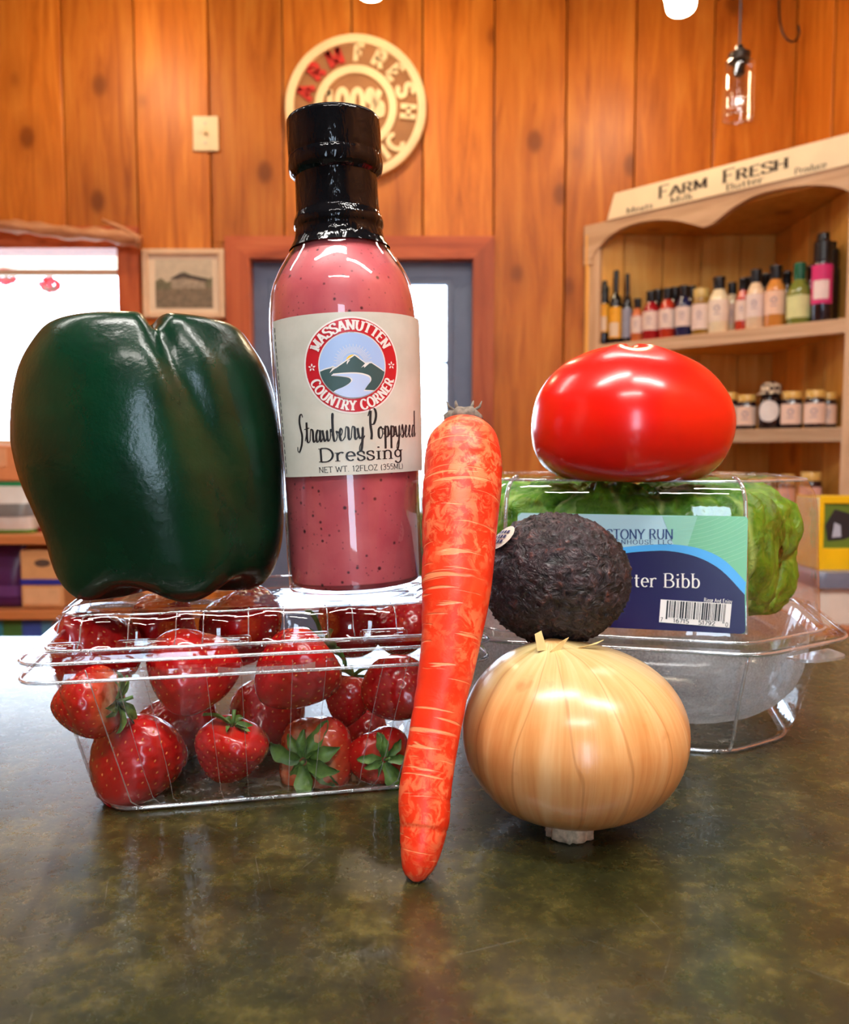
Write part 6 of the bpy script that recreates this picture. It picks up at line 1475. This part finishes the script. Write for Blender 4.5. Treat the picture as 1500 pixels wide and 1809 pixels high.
# lettuce head inside
def lettuce_mat():
    m, N, L, b = nt('butter_lettuce_leaf'); tc = N.new('ShaderNodeTexCoord'); V = tc.outputs['Object']; oi = N.new('ShaderNodeObjectInfo'); uvn = N.new('ShaderNodeUVMap')
    n1 = noise_n(N, L, V, 80, 6, .65, 1.0)
    c = ramp(N, L, n1, [(.3, srgb(44, 104, 6)), (.55, srgb(100, 160, 22)), (.75, srgb(156, 196, 60))])
    c2 = ramp(N, L, n1, [(.3, srgb(20, 70, 8)), (.6, srgb(50, 116, 16)), (.8, srgb(96, 150, 36))])
    c = mixc(N, L, oi.outputs['Random'], c, c2)
    vo = N.new('ShaderNodeTexVoronoi'); vo.feature = 'DISTANCE_TO_EDGE'; vo.inputs['Scale'].default_value = 60; L.new(V, vo.inputs['Vector'])
    vn = N.new('ShaderNodeMapRange'); vn.inputs['From Min'].default_value = .0; vn.inputs['From Max'].default_value = .07; vn.inputs['To Min'].default_value = .18; vn.inputs['To Max'].default_value = 0; L.new(vo.outputs['Distance'], vn.inputs['Value'])
    c = mixc(N, L, vn.outputs[0], c, srgb(150, 186, 80))
    sp = N.new('ShaderNodeSeparateXYZ'); L.new(uvn.outputs[0], sp.inputs[0])
    rib = N.new('ShaderNodeMapRange'); rib.inputs['From Min'].default_value = .0; rib.inputs['From Max'].default_value = .05; rib.inputs['To Min'].default_value = .7; rib.inputs['To Max'].default_value = 0
    L.new(math_n(N, L, 'ABSOLUTE', math_n(N, L, 'SUBTRACT', sp.outputs[0], .5)), rib.inputs['Value'])
    c = mixc(N, L, rib.outputs[0], c, srgb(176, 202, 110))
    L.new(c, b.inputs['Base Color']); sset(b, rough=.40, spec=.45); b.inputs['Transmission Weight'].default_value = 0
    bump(N, L, b, n1, .6, .004); return m
M_LET = lettuce_mat()
wc = Vector((LC.x, LC.y, 0)) + Matrix.Rotation(LANG, 3, 'Z') @ Vector((cxl, cyl, 0))
let = thing('butter_lettuce', 'head of green butter lettuce inside the clear box', 'lettuce', (wc.x, wc.y, 0), (0, 0, LANG))
hx, hy = (FLN / 2 + CH) - .0105, DPT / 2 - .0115
def shellp(phi, th, ins):
    """direction (azimuth from the front, elevation) -> point on a boxy egg that fills the lid"""
    d = Vector((math.sin(phi) * math.cos(th), -math.cos(phi) * math.cos(th), math.sin(th)))
    ax_, ay_, az_ = hx - ins, hy - ins, 0.0425 - ins
    p_ = 5.0; ch_ = (abs(d.x) + abs(d.y)) / ((FLN / 2 + CH) + DPT / 2 - CH - .0115 - ins * 1.4)
    s_ = (abs(d.x / ax_) ** p_ + abs(d.y / ay_) ** p_ + abs(d.z / az_) ** p_) ** (1 / p_)
    s_ = (s_ ** 8 + ch_ ** 8) ** (1 / 8)
    q = d / s_; return Vector((q.x, q.y, .0885 + q.z))
def leaf(phi0, th0, wphi, wth, ins, seed, tilt=0.0):
    rnd = random.Random(seed); nu, nv = 36, 32; vs, uv, fs = [], [], []
    for i in range(nv):
        v = i / (nv - 1) * 2 - 1
        for j in range(nu):
            u = j / (nu - 1) * 2 - 1
            w_ = math.sqrt(max(0.02, 1 - (v * .96) ** 2)) ** .7; e_ = 1 + .06 * math.sin(7 * math.atan2(v, u) + seed)
            a_, b_ = u * w_ * wphi * e_, v * wth * e_; ca, sa = math.cos(tilt), math.sin(tilt); a_, b_ = a_ * ca - b_ * sa, a_ * sa + b_ * ca
            edge = max(u * u * .9, v * v) ** 3
            nn = noise.noise(Vector((u * 2.2 + seed, v * 2.2, seed * 1.7))) * .0045 + noise.noise(Vector((u * 5 + seed, v * 5, seed))) * .0024 + abs(noise.noise(Vector((u * 9, v * 9 + seed, seed)))) * .0022
            q = shellp(phi0 + a_, min(1.5, th0 + b_), ins + .002 + nn + .010 * edge)
            q.z = max(q.z, ZQ + .0015); vs.append(q); uv.append(((u + 1) / 2, (v + 1) / 2))
    for i in range(nv - 1):
        for j in range(nu - 1): fs.append((i * nu + j, i * nu + j + 1, (i + 1) * nu + j + 1, (i + 1) * nu + j))
    o = link('leaf', new_mesh('lettuce_leaf', vs, fs, uv), M_LET, let)
    sm = o.modifiers.new('thickness', 'SOLIDIFY'); sm.thickness = .0009; sm.offset = -1
core = MB(); rr_ = []
for i in range(15):
    th = -1.2 + 2.7 * i / 14; rr_.append([tuple(shellp(2 * PI * j / 40, th, .014)) for j in range(40)])
for r_ in rr_:
    for i_, p_ in enumerate(r_): r_[i_] = (p_[0], p_[1], max(p_[2], ZQ + .001))
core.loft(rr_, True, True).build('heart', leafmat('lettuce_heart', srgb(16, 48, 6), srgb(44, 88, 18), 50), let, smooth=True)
random.seed(4)
leafs = []
for k in range(9):
    leafs.append((-1.5 + 3.0 * k / 8 + random.uniform(-.12, .12), random.uniform(.25, .55), random.uniform(.22, .36), random.uniform(.40, .60), (.0005, .004, .002, .0055)[k % 4], random.uniform(-.5, .5)))
for k in range(6):
    leafs.append((-1.3 + 2.8 * k / 5 + random.uniform(-.12, .12), random.uniform(-.45, -.05), random.uniform(.26, .40), random.uniform(.40, .55), (.003, .006, .0015)[k % 3], random.uniform(-.5, .5)))
for k in range(5):
    leafs.append((-1.4 + 2.9 * k / 4, random.uniform(.85, 1.05), random.uniform(.40, .6), random.uniform(.35, .45), (.001, .004)[k % 2], random.uniform(-.4, .4)))
leafs += [(2.2, .4, .5, .6, .005, 0), (-2.2, .4, .5, .6, .005, 0), (3.1, .4, .5, .6, .005, 0), (3.0, 1.0, .6, .4, .006, 0)]
for i, a_ in enumerate(leafs): leaf(a_[0], a_[1], a_[2], a_[3], a_[4], i + 1, a_[5])

# label on the front of the lid; local plane through the front wall
iA, zA, iB, zB = .0066, ZQ + .010, .0088, LT - .022
def fy(z): return iA + (iB - iA) * (z - zA) / (zB - zA)
slope = Vector((0, fy(1) - fy(0), 1)).normalized(); org = Vector((0, fy(.0583), .0583)); nrm = Vector((1, 0, 0)).cross(slope)   # faces the viewer
LM = Matrix(((1, slope.x, nrm.x, org.x), (0, slope.y, nrm.y, org.y), (0, slope.z, nrm.z, org.z), (0, 0, 0, 1)))
LMi = LM.inverted(); WM = Matrix.Translation(LC) @ Matrix.Rotation(LANG, 4, 'Z') @ LM; WMi = WM.inverted()
def lp(px, py):
    """pixel -> millimetres on the label"""
    n = (WM.to_3x3() @ Vector((0, 0, 1))).normalized(); p_ = on_plane(px, py, WM.translation, n); q = WMi @ p_; return q.x * 1000, q.y * 1000
x0_, yb_ = lp(912, 1112); x1_, _ = lp(1319, 1000); _, yt_ = lp(1240, 911); yb_ = lp(1200, 1114)[1]
SK = .0011
def gmat(name, c, rough=.3, **k): return plain(name, srgb(*c), rough, .05, 30, **k)
def lay(pr, name, m, layer, par): return pr.flat(name, m, par, LM, SK + .00012 * layer)
def rrp(x0, x1, y0, y1, r): return [(v.x, v.y) for v in round_poly([(x0, y0), (x1, y0), (x1, y1), (x0, y1)], r, 6)]
lb = lay(Print().poly(rrp(x0_, x1_, yb_, yt_, 2.0)), 'label', gmat('label_green', (112, 190, 140)), 0, box2)
def navy_top(px):   # outline of the navy field in the photograph
    return None
arc_n = [lp(px, py) for px, py in ((912, 1060), (960, 1022), (1020, 995), (1090, 979), (1150, 973), (1190, 974), (1235, 985), (1275, 1008), (1315, 1050))]
arc_b = [lp(px, py) for px, py in ((912, 1040), (960, 1006), (1020, 982), (1090, 968), (1150, 962), (1195, 962), (1240, 970), (1280, 990), (1317, 1028))]
cl = lambda P_: [(min(max(x, x0_ + .1), x1_ - .1), max(min(y_, yt_ - .1), yb_ + .1)) for x, y_ in P_]
sm_ = lambda P_: cl([(v.x, v.y) for v in catmull([(x, y_, 0) for x, y_ in P_], 5)])
lay(Print().poly([(x0_ + .1, yt_ - 2), (x0_ + 2, yt_ - .1)] + cl([lp(1230, 912), lp(1205, 962)]) + sm_(arc_b)[30:0:-1] + [(x0_ + .1, arc_b[0][1])]), 'pale_field', gmat('label_pale_blue', (178, 218, 228)), 1, lb)
lay(Print().poly(cl([lp(1170, 912), lp(1232, 912), lp(1215, 964), lp(1190, 962)])), 'pale_edge', gmat('label_mid_green', (140, 204, 176)), 2, lb)
pr = Print()
for i in range(15):
    c_ = lp(1185, 800); R_ = 29 + i * 2.1; pts = []
    for q in range(60):
        a_ = math.radians(-88 + q * 1.5); x, y_ = c_[0] + R_ * 1.2 * math.cos(a_), c_[1] + R_ * math.sin(a_)
        if lp(1205, 950)[0] < x < x1_ - .3 and yb_ < y_ < yt_ - .3: pts.append((x, y_))
    if len(pts) > 3: pr.line(pts, .13)
lay(pr, 'wave_lines', gmat('label_line', (160, 216, 178)), 2, lb)
lay(Print().poly(sm_(arc_b) + sm_(arc_n)[::-1]), 'sky_band', gmat('label_sky_blue', (64, 168, 236)), 3, lb)
lay(Print().poly(sm_(arc_n) + [(x1_ - .1, yb_ + 2), (x1_ - .6, yb_ + .6), (x1_ - 2, yb_ + .1), (x0_ + 2, yb_ + .1), (x0_ + .1, yb_ + 2)]), 'navy_field', gmat('label_navy', (24, 12, 70), .25, spec=.25), 4, lb)
I_NAVY = gmat('label_ink_navy', (28, 62, 120), .4)
def put(txt, style, pa, pb, hpx, m, nm):
    a_, b_ = lp(*pa), lp(*pb); rot = math.atan2(b_[1] - a_[1], b_[0] - a_[0]); h_ = lp(pa[0], pa[1] - hpx)[1] - a_[1]
    lay(Print().text(txt, h_, style, (a_[0] + b_[0]) / 2, (a_[1] + b_[1]) / 2, rot=rot, width=math.hypot(b_[0] - a_[0], b_[1] - a_[1])), nm, m, 6, lb)
put('STONY RUN', dict(ROMAN, thick=.15, thin=.07), (1072, 952), (1190, 952), 17, I_NAVY, 'grower_lettering')
put('GREENHOUSE LLC', dict(ROMAN, thick=.13, thin=.08, track=.2), (1060, 961), (1189, 961), 7.5, I_NAVY, 'company_lettering')
put('Butter Bibb', dict(ROMAN, thick=.12, thin=.05), (1070, 1035), (1238, 1038), 24, I_WHITE, 'variety_lettering')
put('Rinse And Enjoy', SANS, (1243, 1062), (1293, 1065), 6.5, I_WHITE, 'note_lettering')
q0, q1, q2, q3 = lp(1164, 1098), lp(1288, 1108), lp(1292, 1066), lp(1167, 1058)
lay(Print().poly([q0, q1, q2, q3]), 'barcode_panel', I_WHITE, 6, lb)
pr = Print(); random.seed(9); u = .09
def bl(u, v): 
    a_ = Vector(q0).lerp(Vector(q1), u); b_ = Vector(q3).lerp(Vector(q2), u); p_ = a_.lerp(b_, v); return (p_.x, p_.y)
while u < .92:
    w_ = random.choice((.008, .008, .016, .024)); pr.poly([bl(u, .24 if .13 < u < .88 else .16), bl(u + w_, .24 if .13 < u < .88 else .16), bl(u + w_, .97), bl(u, .97)]); u += w_ + random.choice((.009, .012, .018))
for txt, ua, ub in (('7', .015, .055), ('16715', .20, .43), ('51792', .56, .80), ('0', .94, .98)):
    a_, b_ = bl(ua, .04), bl(ub, .04); pr.text(txt, (bl(.5, .21)[1] - bl(.5, .04)[1]), dict(SANS), (a_[0] + b_[0]) / 2, (a_[1] + b_[1]) / 2, rot=math.atan2(b_[1] - a_[1], b_[0] - a_[0]), width=math.hypot(b_[0] - a_[0], b_[1] - a_[1]))
lay(pr, 'barcode', I_BLACK, 7, lb)
